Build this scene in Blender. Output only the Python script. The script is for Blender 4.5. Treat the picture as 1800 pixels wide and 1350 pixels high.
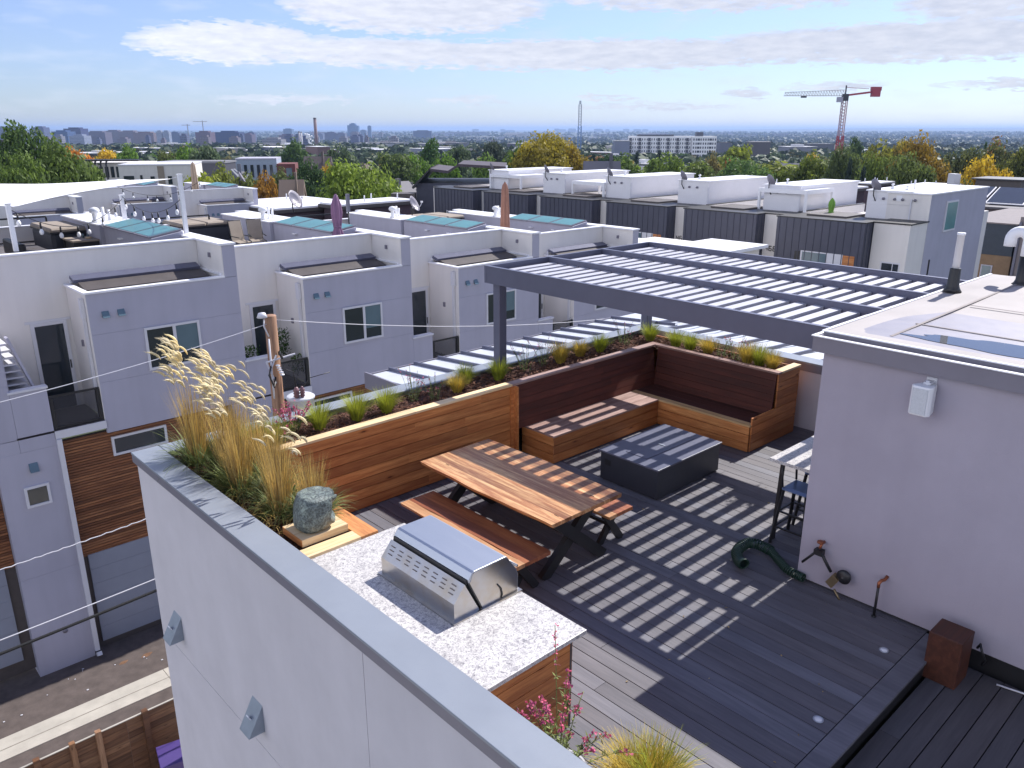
import bpy, math, random
from mathutils import Vector, Matrix
R = math.radians
sc = bpy.context.scene
for o in list(bpy.data.objects): bpy.data.objects.remove(o)
COL = sc.collection
# ------------------------------------------------------------------ camera
CAMH = 4.73; YAW = 47.13; PITCH = 17.64
cd = bpy.data.cameras.new('camera'); cam = bpy.data.objects.new('camera', cd); COL.objects.link(cam)
cam.location = (0, 0, CAMH); cam.rotation_euler = (R(90 - PITCH), 0, R(YAW - 90))
cd.sensor_width = 36; cd.lens = 1406 / 1800 * 36; cd.clip_start = 0.1; cd.clip_end = 90000
sc.camera = cam
# ------------------------------------------------------------------ view
sc.view_settings.view_transform = 'Standard'; sc.view_settings.look = 'None'
sc.view_settings.gamma = 1; sc.view_settings.exposure = 0.74
sc.cycles.max_bounces = 8; sc.cycles.volume_bounces = 1
sc.cycles.use_denoising = True
# ------------------------------------------------------------------ sun: low over +X, to the right of the view
SUN_EL = 44.7; SUN_AZ = 2.8          # degrees from +X towards +Y
sd = bpy.data.lights.new('sun', 'SUN'); sd.energy = 4.2; sd.angle = R(0.5); sd.color = (1, 0.965, 0.92)
sun = bpy.data.objects.new('sun', sd); COL.objects.link(sun)
_e, _a = R(SUN_EL), R(SUN_AZ)
sdir = Vector((math.cos(_e) * math.cos(_a), math.cos(_e) * math.sin(_a), math.sin(_e)))
sun.rotation_euler = sdir.to_track_quat('Z', 'Y').to_euler(); sun.location = (60, 0, 80)
# ------------------------------------------------------------------ world: sky with clouds
W = bpy.data.worlds.new('World'); sc.world = W; W.use_nodes = True
wt = W.node_tree; wt.nodes.clear()

class NT:
    """tiny node helper"""
    def __init__(s, tree): s.t = tree
    def n(s, kind, **kw):
        nd = s.t.nodes.new(kind)
        for k, v in kw.items(): setattr(nd, k, v)
        return nd
    def link(s, a, b): s.t.links.new(a, b)
    def m(s, op, a, b=None, c=None, clamp=False):
        nd = s.n('ShaderNodeMath', operation=op, use_clamp=clamp)
        for i, v in enumerate((a, b, c)):
            if v is None: continue
            if isinstance(v, (int, float)): nd.inputs[i].default_value = v
            else: s.link(v, nd.inputs[i])
        return nd.outputs[0]
    def mix(s, f, a, b, blend='MIX'):
        nd = s.n('ShaderNodeMix', data_type='RGBA', blend_type=blend)
        for sock, v in ((nd.inputs[0], f), (nd.inputs[6], a), (nd.inputs[7], b)):
            if isinstance(v, (int, float)): sock.default_value = v
            elif isinstance(v, (tuple, list)): sock.default_value = tuple(v) + ((1,) if len(v) == 3 else ())
            else: s.link(v, sock)
        return nd.outputs[2]
    def ramp(s, f, stops, interp='LINEAR'):
        nd = s.n('ShaderNodeValToRGB'); cr = nd.color_ramp; cr.interpolation = interp
        while len(cr.elements) > 1: cr.elements.remove(cr.elements[0])
        for i, (p, c) in enumerate(stops):
            e = cr.elements[0] if i == 0 else cr.elements.new(p)
            e.position = p
            if isinstance(c, (int, float)): c = (c, c, c)
            e.color = tuple(c) + (1,)
        s.link(f, nd.inputs[0]); return nd.outputs[0]
    def noise(s, vec, scale, detail=4, rough=0.55, dist=0, w=None):
        nd = s.n('ShaderNodeTexNoise')
        nd.inputs['Scale'].default_value = scale; nd.inputs['Detail'].default_value = detail
        nd.inputs['Roughness'].default_value = rough; nd.inputs['Distortion'].default_value = dist
        if vec is not None: s.link(vec, nd.inputs['Vector'])
        return nd.outputs[0]
    def mapping(s, vec, scale=(1, 1, 1), loc=(0, 0, 0), rot=(0, 0, 0)):
        nd = s.n('ShaderNodeMapping'); nd.inputs['Scale'].default_value = scale
        nd.inputs['Location'].default_value = loc; nd.inputs['Rotation'].default_value = rot
        s.link(vec, nd.inputs['Vector']); return nd.outputs[0]

w = NT(wt)
sky = w.n('ShaderNodeTexSky', sky_type='NISHITA', sun_disc=False)
sky.sun_elevation = R(SUN_EL); sky.sun_rotation = R(90 - SUN_AZ)
sky.altitude = 1600; sky.air_density = 1.0; sky.dust_density = 0.7; sky.ozone_density = 1.6
tc = w.n('ShaderNodeTexCoord'); sep = w.n('ShaderNodeSeparateXYZ'); w.link(tc.outputs['Generated'], sep.inputs[0])
az = w.m('MULTIPLY', w.m('ARCTAN2', sep.outputs[1], sep.outputs[0]), 57.2958)     # compass bearing of a direction
el = w.m('MULTIPLY', w.m('ARCSINE', sep.outputs[2]), 57.2958)
comb = w.n('ShaderNodeCombineXYZ'); w.link(w.m('MULTIPLY', az, 0.10), comb.inputs[0]); w.link(w.m('MULTIPLY', el, 0.42), comb.inputs[1])
nb = w.noise(comb.outputs[0], 2.6, 3, 0.5)
nf = w.noise(comb.outputs[0], 8.5, 7, 0.62, 0.3)
wz = w.m('ADD', az, w.m('MULTIPLY', w.m('SUBTRACT', nb, 0.5), 5.5))
we = w.m('ADD', el, w.m('MULTIPLY', w.m('SUBTRACT', nf, 0.5), 1.5))
dens = None
# cloud banks in view, then unseen ones added as fill light: bearing, elevation, half width, half height, weight
for (ca, ce, ra, re, wt_) in ((53.2, 7.5, 9.0, 1.6, 1.7), (65, 5.2, 6.0, 1.3, 1.5), (42, 4.7, 17, 1.0, 1.8), (22, 5.0, 14, 1.2, 1.8), (56, 4.8, 9, .95, 1.2), (33, 8.2, 12, 1.1, 1.3),
                              (18.5, 6.9, 5.0, 1.15, 1.3), (31.5, 2.25, 2.0, .28, .8), (40.5, 2.1, 2.0, .22, .7), (16, 2.55, 4.5, .33, .9), (38, 1.5, 6, .22, .45), (62, 1.9, 5, .3, .35), 
                              (26, 2.6, 3, .3, .6), (50, 1.9, 3, .25, .4), (120, 12, 30, 3, 1.0), (-30, 14, 30, 4, 1.1), (195, 26, 62, 20, 1.3), (150, 12, 60, 9, 1.1), (-120, 16, 60, 10, 1.1), (60, 24, 30, 6, 1.0), (0, 30, 30, 5, 1.1), (-100, 25, 40, 8, 1.0)):
    dx = w.m('DIVIDE', w.m('SUBTRACT', wz, ca), ra); dy = w.m('DIVIDE', w.m('SUBTRACT', we, ce), re)
    q = w.m('ADD', w.m('MULTIPLY', dx, dx), w.m('MULTIPLY', dy, dy))
    g = w.m('MULTIPLY', w.m('MAXIMUM', w.m('SUBTRACT', 1.0, q), 0.0), wt_)
    dens = g if dens is None else w.m('MAXIMUM', dens, g)
detail = w.m('MULTIPLY', w.m('SUBTRACT', nf, 0.36), 2.6)
cl = w.m('MULTIPLY', w.m('POWER', dens, 0.6), w.m('ADD', 0.62, detail), clamp=True)
cl = w.m('SMOOTH_MIN', w.m('MULTIPLY', cl, 1.3), 0.88, 0.3)
veil = w.m('MULTIPLY', w.m('MAXIMUM', w.m('SUBTRACT', nb, 0.5), 0.0), 0.9)
cl = w.m('MAXIMUM', cl, veil)
shade = w.m('MULTIPLY', w.m('SUBTRACT', w.noise(comb.outputs[0], 6.0, 5, 0.6), 0.3), 1.6, clamp=True)
front = w.m('MULTIPLY_ADD', w.m('COSINE', w.m('DIVIDE', w.m('SUBTRACT', az, SUN_AZ), 57.2958)), -0.5, 0.5)   # clouds opposite the sun brightened as if front-lit, to strengthen the fill
lift = w.n('ShaderNodeCombineXYZ'); gain = w.m('MULTIPLY_ADD', w.m('POWER', front, 1.5), 1.9, 0.85)
for i_ in range(3): w.link(gain, lift.inputs[i_])
ccol = w.mix(1.0, w.mix(shade, (4.2, 4.35, 4.95), (6.3, 6.25, 6.5)), lift.outputs[0], 'MULTIPLY')
hz = w.ramp(w.m('MULTIPLY', el, 0.05), [(0.0, (0.54, 0.57, 0.70)), (0.12, (0.60, 0.62, 0.77)), (0.4, (0.80, 0.76, 0.92)), (1.0, (0.98, 0.88, 1.05))])
skyc = w.mix(1.0, sky.outputs[0], hz, 'MULTIPLY')
out = w.mix(cl, skyc, ccol)
bg = w.n('ShaderNodeBackground'); w.link(out, bg.inputs[0]); bg.inputs[1].default_value = 0.105
wo = w.n('ShaderNodeOutputWorld'); w.link(bg.outputs[0], wo.inputs[0])

# ================================================================== helpers
random.seed(7)
rnd = random.random
def ru(a, b): return a + (b - a) * random.random()

def tag(o, label=None, cat=None, group=None, kind=None):
    if label: o['label'] = label
    if cat: o['category'] = cat
    if group: o['group'] = group
    if kind: o['kind'] = kind
    return o

class MB:
    """collects shapes and links them as one mesh object"""
    def __init__(s): s.v = []; s.f = []; s.r = []; s.sm = []; s.cur = None
    def add(s, vs, fs, r=None, smooth=False):
        b = len(s.v); s.v.extend(vs); r = random.random() if r is None else r
        for f in fs: s.f.append(tuple(b + i for i in f)); s.r.append(r); s.sm.append(smooth)
        return s
    def box(s, x0, x1, y0, y1, z0, z1, r=None):
        return s.add([(x0,y0,z0),(x1,y0,z0),(x1,y1,z0),(x0,y1,z0),(x0,y0,z1),(x1,y0,z1),(x1,y1,z1),(x0,y1,z1)],
                     [(0,3,2,1),(4,5,6,7),(0,1,5,4),(1,2,6,5),(2,3,7,6),(3,0,4,7)], r)
    def bbox(s, x0, x1, y0, y1, z0, z1, b=0.01, r=None):
        """box with chamfered vertical and top edges"""
        r = random.random() if r is None else r
        def ring(i, z): return [(x0+i,y0+b,z),(x0+b,y0+i,z),(x1-b,y0+i,z),(x1-i,y0+b,z),(x1-i,y1-b,z),(x1-b,y1-i,z),(x0+b,y1-i,z),(x0+i,y1-b,z)]
        vs = ring(0, z0) + ring(0, z1-b) + [(x0+b,y0+b,z1),(x0+b,y0+b,z1),(x1-b,y0+b,z1),(x1-b,y0+b,z1),(x1-b,y1-b,z1),(x1-b,y1-b,z1),(x0+b,y1-b,z1),(x0+b,y1-b,z1)]
        vs = vs[:16] + [(x0+b,y0+b,z1),(x1-b,y0+b,z1),(x1-b,y1-b,z1),(x0+b,y1-b,z1)]
        fs = [tuple(range(7,-1,-1))] + [(i,(i+1)%8,8+(i+1)%8,8+i) for i in range(8)]
        fs += [(8,9,16),(9,10,17,16),(10,11,17),(11,12,18,17),(12,13,18),(13,14,19,18),(14,15,19),(15,8,16,19),(16,17,18,19)]
        return s.add(vs, fs, r)
    def obox(s, c, ax, ay, az_, r=None):
        """oriented box: centre and three half-axis vectors"""
        c, ax, ay, az_ = Vector(c), Vector(ax), Vector(ay), Vector(az_)
        vs = [tuple(c + ax*i + ay*j + az_*k) for k in (-1,1) for (i,j) in ((-1,-1),(1,-1),(1,1),(-1,1))]
        return s.add(vs, [(0,3,2,1),(4,5,6,7),(0,1,5,4),(1,2,6,5),(2,3,7,6),(3,0,4,7)], r)
    def bar(s, p, q, wd, th, up=(0,0,1), r=None):
        """square bar from p to q"""
        p, q = Vector(p), Vector(q); d = q - p; L = d.length; d.normalize()
        side = d.cross(Vector(up))
        if side.length < 1e-4: side = d.cross(Vector((1,0,0)))
        side.normalize(); u = side.cross(d)
        return s.obox((p+q)/2, d*L/2, side*wd/2, u*th/2, r)
    def tube(s, pts, rad, n=8, r=None, cap=True, closed=False):
        pts = [Vector(p) for p in pts]; N = len(pts); rads = rad if isinstance(rad, (list, tuple)) else [rad]*N
        vs = []; prev = None
        for i, p in enumerate(pts):
            a = pts[i-1] if (i > 0 or closed) else p; b = pts[(i+1) % N] if (i < N-1 or closed) else p
            d = (b - a); d = d.normalized() if d.length > 1e-9 else Vector((0,0,1))
            if prev is None:
                u = d.cross(Vector((0,0,1)));
                if u.length < 1e-3: u = d.cross(Vector((1,0,0)))
            else: u = prev - d * prev.dot(d)
            if u.length < 1e-6: u = d.orthogonal()
            u.normalize(); prev = u; v = d.cross(u)
            for k in range(n):
                t = 2*math.pi*k/n; vs.append(tuple(p + (u*math.cos(t) + v*math.sin(t))*rads[i]))
        fs = [(i*n+k, i*n+(k+1)%n, (i+1)*n+(k+1)%n, (i+1)*n+k) for i in range(N-1) for k in range(n)]
        if closed: fs += [((N-1)*n+k, (N-1)*n+(k+1)%n, (k+1)%n, k) for k in range(n)]
        elif cap: fs += [tuple(range(n-1,-1,-1)), tuple((N-1)*n+k for k in range(n))]
        return s.add(vs, fs, r, True)
    def lathe(s, prof, c=(0,0,0), n=20, r=None, ax=None, smooth=True):
        """profile of (radius, height); ax = rotation matrix"""
        vs = []
        for (rr, h) in prof:
            for k in range(n):
                t = 2*math.pi*k/n; p = Vector((rr*math.cos(t), rr*math.sin(t), h))
                if ax: p = ax @ p
                vs.append((p.x+c[0], p.y+c[1], p.z+c[2]))
        N = len(prof)
        fs = [(i*n+k, i*n+(k+1)%n, (i+1)*n+(k+1)%n, (i+1)*n+k) for i in range(N-1) for k in range(n)]
        fs += [tuple(range(n-1,-1,-1)), tuple((N-1)*n+k for k in range(n))]
        return s.add(vs, fs, r, smooth)
    def prism(s, pts, vec, r=None):
        """planar outline swept by a vector"""
        n = len(pts); v = Vector(vec)
        vs = [tuple(p) for p in pts] + [tuple(Vector(p) + v) for p in pts]
        return s.add(vs, [tuple(range(n-1,-1,-1)), tuple(range(n, 2*n))] + [(i,(i+1)%n,n+(i+1)%n,n+i) for i in range(n)], r)
    def build(s, name, mat, parent=None, off=(0,0,0), bevel=0):
        me = bpy.data.meshes.new(name)
        ox, oy, oz = off
        me.from_pydata([(x-ox, y-oy, z-oz) for (x,y,z) in s.v], [], s.f)
        at = me.attributes.new('rnd', 'FLOAT', 'FACE'); at.data.foreach_set('value', s.r)
        me.polygons.foreach_set('use_smooth', s.sm)
        me.materials.append(mat); me.update()
        o = bpy.data.objects.new(name, me); COL.objects.link(o)
        if parent is not None: o.parent = parent
        if bevel:
            bv = o.modifiers.new('bevel', 'BEVEL'); bv.width = bevel; bv.segments = 2; bv.limit_method = 'ANGLE'
        return o

def thing(name, label, cat, loc=(0,0,0), rz=0, group=None):
    o = bpy.data.objects.new(name, None); COL.objects.link(o); o.empty_display_size = 0.2
    o.location = loc; o.rotation_euler = (0, 0, rz)
    return tag(o, label, cat, group)

def copy_tree(root, loc, rz=0, label=None, scale=None):
    """a copy of a thing with copies of its parts and sub-parts"""
    r = root.copy(); COL.objects.link(r); r.location = loc; r.rotation_euler = (0, 0, rz)
    if label: r['label'] = label
    if scale: r.scale = scale
    for ch in list(root.children):
        c = ch.copy(); COL.objects.link(c); c.parent = r
        for g in list(ch.children):
            d = g.copy(); COL.objects.link(d); d.parent = c
    return r

# ================================================================== materials
def newmat(name):
    m = bpy.data.materials.new(name); m.use_nodes = True
    t = m.node_tree; b = t.nodes['Principled BSDF']
    return m, NT(t), b

def objco(n): return n.n('ShaderNodeTexCoord').outputs['Object']
def attr(n): return n.n('ShaderNodeAttribute', attribute_name='rnd').outputs['Fac']
def bump(n, b, h, strength=0.3, dist=0.01):
    bp = n.n('ShaderNodeBump'); bp.inputs['Strength'].default_value = strength; bp.inputs['Distance'].default_value = dist
    n.link(h, bp.inputs['Height']); n.link(bp.outputs[0], b.inputs['Normal'])

def plain(name, col, rough=0.6, metal=0, var=0.12, vs=3.0, bumps=0.0, bscale=60, rvar=0.0, spec=None, streak=0.0):
    """painted or cast surface with slight mottling"""
    m, n, b = newmat(name); co = objco(n)
    f = n.noise(co, vs, 5, 0.6)
    d = tuple(c*(1-var) for c in col); l = tuple(min(1, c*(1+var)) for c in col)
    c = n.mix(n.m('MULTIPLY', n.m('SUBTRACT', f, 0.3), 2.5, clamp=True), d, l)
    if streak:
        sv = n.noise(n.mapping(co, (2.2, 2.2, .16)), 1.0, 5, .6); c = n.mix(1.0, c, n.ramp(sv, [(.32, (1-streak, 1-streak, 1-streak)), (.55, (1, 1, 1)), (.8, (1+streak*.4,)*3)]), 'MULTIPLY')
    if rvar: c = n.mix(1.0, c, n.ramp(attr(n), [(0, 1-rvar), (1, 1+0*rvar)]), 'MULTIPLY')
    n.link(c, b.inputs['Base Color']); b.inputs['Metallic'].default_value = metal
    n.link(n.m('ADD', rough-0.08, n.m('MULTIPLY', n.noise(co, vs*2.3, 3), 0.16)), b.inputs['Roughness'])
    if spec is not None: b.inputs['Specular IOR Level'].default_value = spec
    if bumps: bump(n, b, n.noise(co, bscale, 3, 0.6), bumps, 0.01)
    return m

def wood(name, c1, c2, axis='x', scale=1.0, rough=0.55, knots=True, rv=0.35, coat=0.0):
    """boards: grain runs along one axis, every board its own tone"""
    m, n, b = newmat(name); co = objco(n); a = attr(n)
    ad = n.n('ShaderNodeVectorMath', operation='ADD'); n.link(co, ad.inputs[0])
    cx = n.n('ShaderNodeCombineXYZ')
    for i, k in enumerate((37.0, 53.0, 71.0)): n.link(n.m('MULTIPLY', a, k), cx.inputs[i])
    n.link(cx.outputs[0], ad.inputs[1])
    s = {'x': (1.1, 16, 16), 'y': (16, 1.1, 16), 'z': (16, 16, 1.1)}[axis]
    g = n.mapping(ad.outputs[0], tuple(k*scale for k in s))
    f1 = n.noise(g, 1.0, 6, 0.62, 0.6); f2 = n.noise(g, 4.5, 5, 0.7, 0.2)
    s2 = {'x': (0.5, 1.6, 1.6), 'y': (1.6, 0.5, 1.6), 'z': (1.6, 1.6, 0.5)}[axis]
    f3 = n.noise(n.mapping(ad.outputs[0], s2), 1.4, 2)
    f = n.m('ADD', n.m('MULTIPLY', f1, 0.65), n.m('MULTIPLY', f2, 0.35))
    col = n.ramp(f, [(0.28, tuple(k*0.78 for k in c1)), (0.45, c1), (0.62, c2), (0.8, tuple(min(1, k*1.1) for k in c2))])
    col = n.mix(1.0, col, n.ramp(a, [(0, (1-rv, 1-rv*1.1, 1-rv*1.15)), (0.5, (1, 0.95, 0.9)), (1, (1+rv*.3, 1+rv*.45, 1+rv*.5))]), 'MULTIPLY')
    col = n.mix(1.0, col, n.ramp(f3, [(0.3, 0.8), (0.7, 1.12)]), 'MULTIPLY')
    if knots:
        v = n.n('ShaderNodeTexVoronoi'); v.inputs['Scale'].default_value = 1.0; v.inputs['Randomness'].default_value = 1.0
        sk = {'x': (1.6, 6.5, 6.5), 'y': (6.5, 1.6, 6.5), 'z': (6.5, 6.5, 1.6)}[axis]
        n.link(n.mapping(ad.outputs[0], sk), v.inputs['Vector'])
        k = n.ramp(v.outputs['Distance'], [(0.035, (0.16, 0.07, 0.04)), (0.085, (0.75, 0.68, 0.6)), (0.16, (1, 1, 1))])
        col = n.mix(1.0, col, k, 'MULTIPLY')
    n.link(col, b.inputs['Base Color']); n.link(n.m('ADD', rough-0.1, n.m('MULTIPLY', f, 0.25)), b.inputs['Roughness'])
    b.inputs['Coat Weight'].default_value = coat; b.inputs['Coat Roughness'].default_value = 0.25
    bump(n, b, f, 0.25, 0.004)
    return m

def glassy(name, col, rough=0.06):
    m, n, b = newmat(name); co = objco(n)
    n.link(n.mix(n.noise(co, 1.3, 2), tuple(k*0.6 for k in col), col), b.inputs['Base Color'])
    b.inputs['Roughness'].default_value = rough; b.inputs['Specular IOR Level'].default_value = 0.8
    return m

def leafmat(name, col=None, var=0.5, rough=0.6, trans=0.25):
    """leaf faces; colour comes from the object's own colour when col is None"""
    m, n, b = newmat(name); a = attr(n)
    if col is None: base = n.n('ShaderNodeObjectInfo').outputs['Color']
    else:
        rg = n.n('ShaderNodeRGB'); rg.outputs[0].default_value = tuple(col) + (1,); base = rg.outputs[0]
    c = n.mix(1.0, base, n.ramp(a, [(0, (1-var, 1-var, 1-var*.8)), (0.6, (1, 1, 0.95)), (1, (1+var*.8, 1+var*.7, 1))]), 'MULTIPLY')
    n.link(c, b.inputs['Base Color']); b.inputs['Roughness'].default_value = rough
    b.inputs['Specular IOR Level'].default_value = 0.25
    tr = n.n('ShaderNodeBsdfTranslucent'); n.link(c, tr.inputs[0])
    mx = n.n('ShaderNodeMixShader'); mx.inputs[0].default_value = trans
    n.link(b.outputs[0], mx.inputs[1]); n.link(tr.outputs[0], mx.inputs[2])
    n.link(mx.outputs[0], n.t.nodes['Material Output'].inputs[0])
    return m

M = {}
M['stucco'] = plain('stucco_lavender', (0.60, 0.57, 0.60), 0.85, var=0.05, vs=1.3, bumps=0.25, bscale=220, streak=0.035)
M['stucco_shade'] = plain('stucco_tower_shaded', (0.37, 0.34, 0.40), 0.85, var=0.06, vs=1.1, bumps=0.25, bscale=220, streak=0.035)  # same stucco as the walls, darkened to put the tower's shade into the colour
M['stucco_w'] = plain('stucco_side', (0.74, 0.73, 0.75), 0.85, var=0.04, vs=0.9, bumps=0.2, bscale=220)
M['fascia'] = plain('fascia_grey', (0.20, 0.19, 0.23), 0.45, var=0.05, metal=0.1)
M['cap'] = plain('cap_flashing', (0.26, 0.285, 0.325), 0.4, metal=0.2, var=0.05, vs=2)
M['steel_blue'] = plain('pergola_steel', (0.115, 0.12, 0.175), 0.42, metal=0.2, var=0.06)
M['alu'] = plain('louvre_aluminium', (0.44, 0.44, 0.49), 0.5, var=0.05, vs=6)
M['seam'] = plain('seam_metal', (0.56, 0.58, 0.62), 0.42, metal=0.1, var=0.06, vs=4)
M['black'] = plain('black_paint', (0.016, 0.016, 0.018), 0.45, var=0.1)
M['pit'] = plain('fire_pit_steel', (0.03, 0.033, 0.045), 0.5, var=0.12)
M['pit_top'] = plain('fire_pit_lid', (0.10, 0.105, 0.15), 0.42, var=0.08)
M['stainless'] = None
M['soil'] = plain('mulch', (0.075, 0.03, 0.018), 0.95, var=0.5, vs=14, bumps=0.6, bscale=40)
M['mulch_chip'] = plain('mulch_chip', (0.16, 0.065, 0.035), 0.9, var=0.3, rvar=0.6)
M['white'] = plain('white_paint', (0.78, 0.78, 0.8), 0.5, var=0.03)
M['cream'] = plain('cream_panel', (0.72, 0.69, 0.66), 0.8, var=0.035, vs=0.6, streak=0.05)
M['greyblue'] = plain('grey_panel', (0.40, 0.395, 0.475), 0.8, var=0.05, vs=0.6, streak=0.06)
M['trim'] = plain('trim_white', (0.62, 0.62, 0.66), 0.5, var=0.03)
M['coping'] = plain('coping_white', (0.80, 0.80, 0.83), 0.45, var=0.04)
M['dark_glass'] = glassy('window_glass', (0.03, 0.04, 0.05))
M['blue_glass'] = glassy('blind_glass', (0.13, 0.2, 0.24), 0.12)
M['garage'] = plain('garage_door', (0.25, 0.27, 0.33), 0.6, var=0.04)
M['dark_metal'] = plain('cladding_dark', (0.06, 0.063, 0.092), 0.5, metal=0.1, var=0.1, vs=1.5)
M['teal_glass'] = glassy('skylight_glass', (0.07, 0.27, 0.28), 0.32)
M['dark_brown'] = plain('awning_brown', (0.08, 0.068, 0.065), 0.6, var=0.12)
M['tan'] = plain('deck_tan', (0.3, 0.25, 0.2), 0.8, var=0.1)
M['asphalt'] = plain('asphalt', (0.095, 0.075, 0.068), 0.95, var=0.22, vs=3.5, bumps=0.5, bscale=90)
M['concrete'] = plain('concrete', (0.42, 0.39, 0.34), 0.9, var=0.14, vs=1.6, bumps=0.3, bscale=50)
M['membrane'] = plain('roof_membrane', (0.36, 0.33, 0.32), 0.75, var=0.1, vs=0.9, bumps=0.15, bscale=70)
M['cedar_x'] = wood('cedar_boards_x', (0.45, 0.155, 0.045), (0.66, 0.28, 0.09), 'x')
M['cedar_y'] = wood('cedar_boards_y', (0.45, 0.16, 0.046), (0.66, 0.29, 0.095), 'y')
M['pale_x'] = wood('pale_cedar_x', (0.80, 0.58, 0.32), (0.95, 0.78, 0.50), 'x', rv=0.15)
M['pale_y'] = wood('pale_cedar_y', (0.66, 0.42, 0.19), (0.85, 0.62, 0.33), 'y', rv=0.15)
M['stain_x'] = wood('stained_boards_x', (0.075, 0.017, 0.010), (0.125, 0.03, 0.018), 'x', rough=0.72, knots=False)
M['stain_y'] = wood('stained_boards_y', (0.07, 0.016, 0.010), (0.115, 0.028, 0.017), 'y', rough=0.72, knots=False)
M['seat_x'] = wood('seat_boards_x', (0.28, 0.17, 0.145), (0.42, 0.29, 0.25), 'x', knots=False, rv=0.2)
M['seat_y'] = wood('seat_boards_y', (0.22, 0.12, 0.095), (0.33, 0.19, 0.16), 'y', knots=False, rv=0.2)
M['acacia'] = wood('acacia_table', (0.34, 0.13, 0.05), (0.68, 0.40, 0.19), 'y', rough=0.42, knots=False, rv=0.5, coat=0.25)
M['acacia_d'] = wood('acacia_bench', (0.28, 0.085, 0.035), (0.44, 0.16, 0.06), 'y', rough=0.42, knots=False, rv=0.2, coat=0.25)
M['acacia_l'] = wood('acacia_sapwood', (0.5, 0.25, 0.11), (0.66, 0.38, 0.19), 'y', rough=0.45, knots=False, rv=0.1, coat=0.25)
M['brown_slat'] = wood('garage_wood_slats', (0.20, 0.075, 0.032), (0.36, 0.15, 0.06), 'x', rv=0.5, knots=False)
M['fence_wood'] = wood('fence_wood', (0.13, 0.06, 0.03), (0.24, 0.12, 0.06), 'x', rv=0.5)
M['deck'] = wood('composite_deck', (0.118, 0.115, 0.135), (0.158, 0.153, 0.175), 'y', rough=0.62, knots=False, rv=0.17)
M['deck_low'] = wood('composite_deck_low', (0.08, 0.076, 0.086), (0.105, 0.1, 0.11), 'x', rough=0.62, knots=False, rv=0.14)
M['pole'] = wood('pole_wood', (0.25, 0.13, 0.07), (0.42, 0.24, 0.14), 'z', rv=0.1)
M['green_hose'] = plain('hose_green', (0.008, 0.032, 0.02), 0.5, var=0.1)
M['copper'] = plain('copper', (0.35, 0.12, 0.06), 0.45, metal=0.7, var=0.25)
M['brass'] = plain('brass', (0.28, 0.22, 0.13), 0.4, metal=0.8, var=0.2)
M['fabric_w'] = plain('sail_cloth', (0.82, 0.82, 0.84), 0.9, var=0.03)
M['straw'] = leafmat('straw_leaf', (0.54, 0.38, 0.14), 0.6)
M['plume'] = leafmat('grass_plume', (0.86, 0.75, 0.50), 0.25)
M['lime'] = leafmat('feather_grass', (0.36, 0.40, 0.05), 0.5)
M['gold'] = leafmat('golden_grass', (0.58, 0.44, 0.09), 0.5)
M['sage'] = leafmat('sage_leaf', (0.19, 0.235, 0.085), 0.5)
M['pink'] = leafmat('pink_flower', (0.55, 0.12, 0.25), 0.5)
M['crown'] = leafmat('tree_leaves', None, 0.5, trans=0.42)
M['bark'] = plain('bark', (0.08, 0.055, 0.04), 0.95, var=0.3, vs=6)
# ------------------------------------------------------------------ extra materials
def granite():
    m, n, b = newmat('granite_speckled'); co = objco(n)
    v = n.n('ShaderNodeTexVoronoi'); v.inputs['Scale'].default_value = 62
    n.link(n.mapping(co, (1, 1.35, 1)), v.inputs['Vector'])
    f1 = n.noise(co, 26, 6, 0.75, 0.8); f2 = n.noise(co, 80, 5, 0.7); f3 = n.noise(co, 4, 3)
    a = n.ramp(f1, [(0.36, (0.30, 0.29, 0.31)), (0.45, (0.50, 0.48, 0.48)), (0.53, (0.68, 0.66, 0.64))])
    c = n.mix(1.0, a, n.ramp(f2, [(0.36, (0.30, 0.30, 0.33)), (0.47, (0.95, 0.95, 0.95)), (0.6, (1, 1, 1))]), 'MULTIPLY')
    c = n.mix(1.0, c, n.ramp(v.outputs['Distance'], [(0.07, (0.22, 0.2, 0.22)), (0.14, (1, 1, 1))]), 'MULTIPLY')
    c = n.mix(1.0, c, n.ramp(f3, [(0.3, (0.86, 0.85, 0.84)), (0.7, (1.05, 1.04, 1.02))]), 'MULTIPLY')
    n.link(c, b.inputs['Base Color']); b.inputs['Roughness'].default_value = 0.28
    return m
M['granite'] = granite()
def steel(name, col, rough, axis=(1, 60, 60), stain=True):
    m, n, b = newmat(name); co = objco(n)
    f = n.noise(n.mapping(co, axis), 3, 4, 0.6); g = n.noise(co, 5, 4)
    c = n.mix(n.m('MULTIPLY', n.m('SUBTRACT', g, 0.45), 3.0, clamp=True), col, (col[0]*0.95, col[1]*0.82, col[2]*0.62) if stain else col)
    n.link(c, b.inputs['Base Color']); b.inputs['Metallic'].default_value = 1.0
    n.link(n.m('ADD', rough, n.m('MULTIPLY', f, 0.14)), b.inputs['Roughness'])
    bump(n, b, f, 0.06, 0.002); return m
M['stainless'] = steel('stainless_steel', (0.52, 0.51, 0.50), 0.24, (60, 1, 60))
M['stainless_top'] = steel('stainless_lid', (0.50, 0.53, 0.58), 0.34, (60, 1, 60), False)
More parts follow.
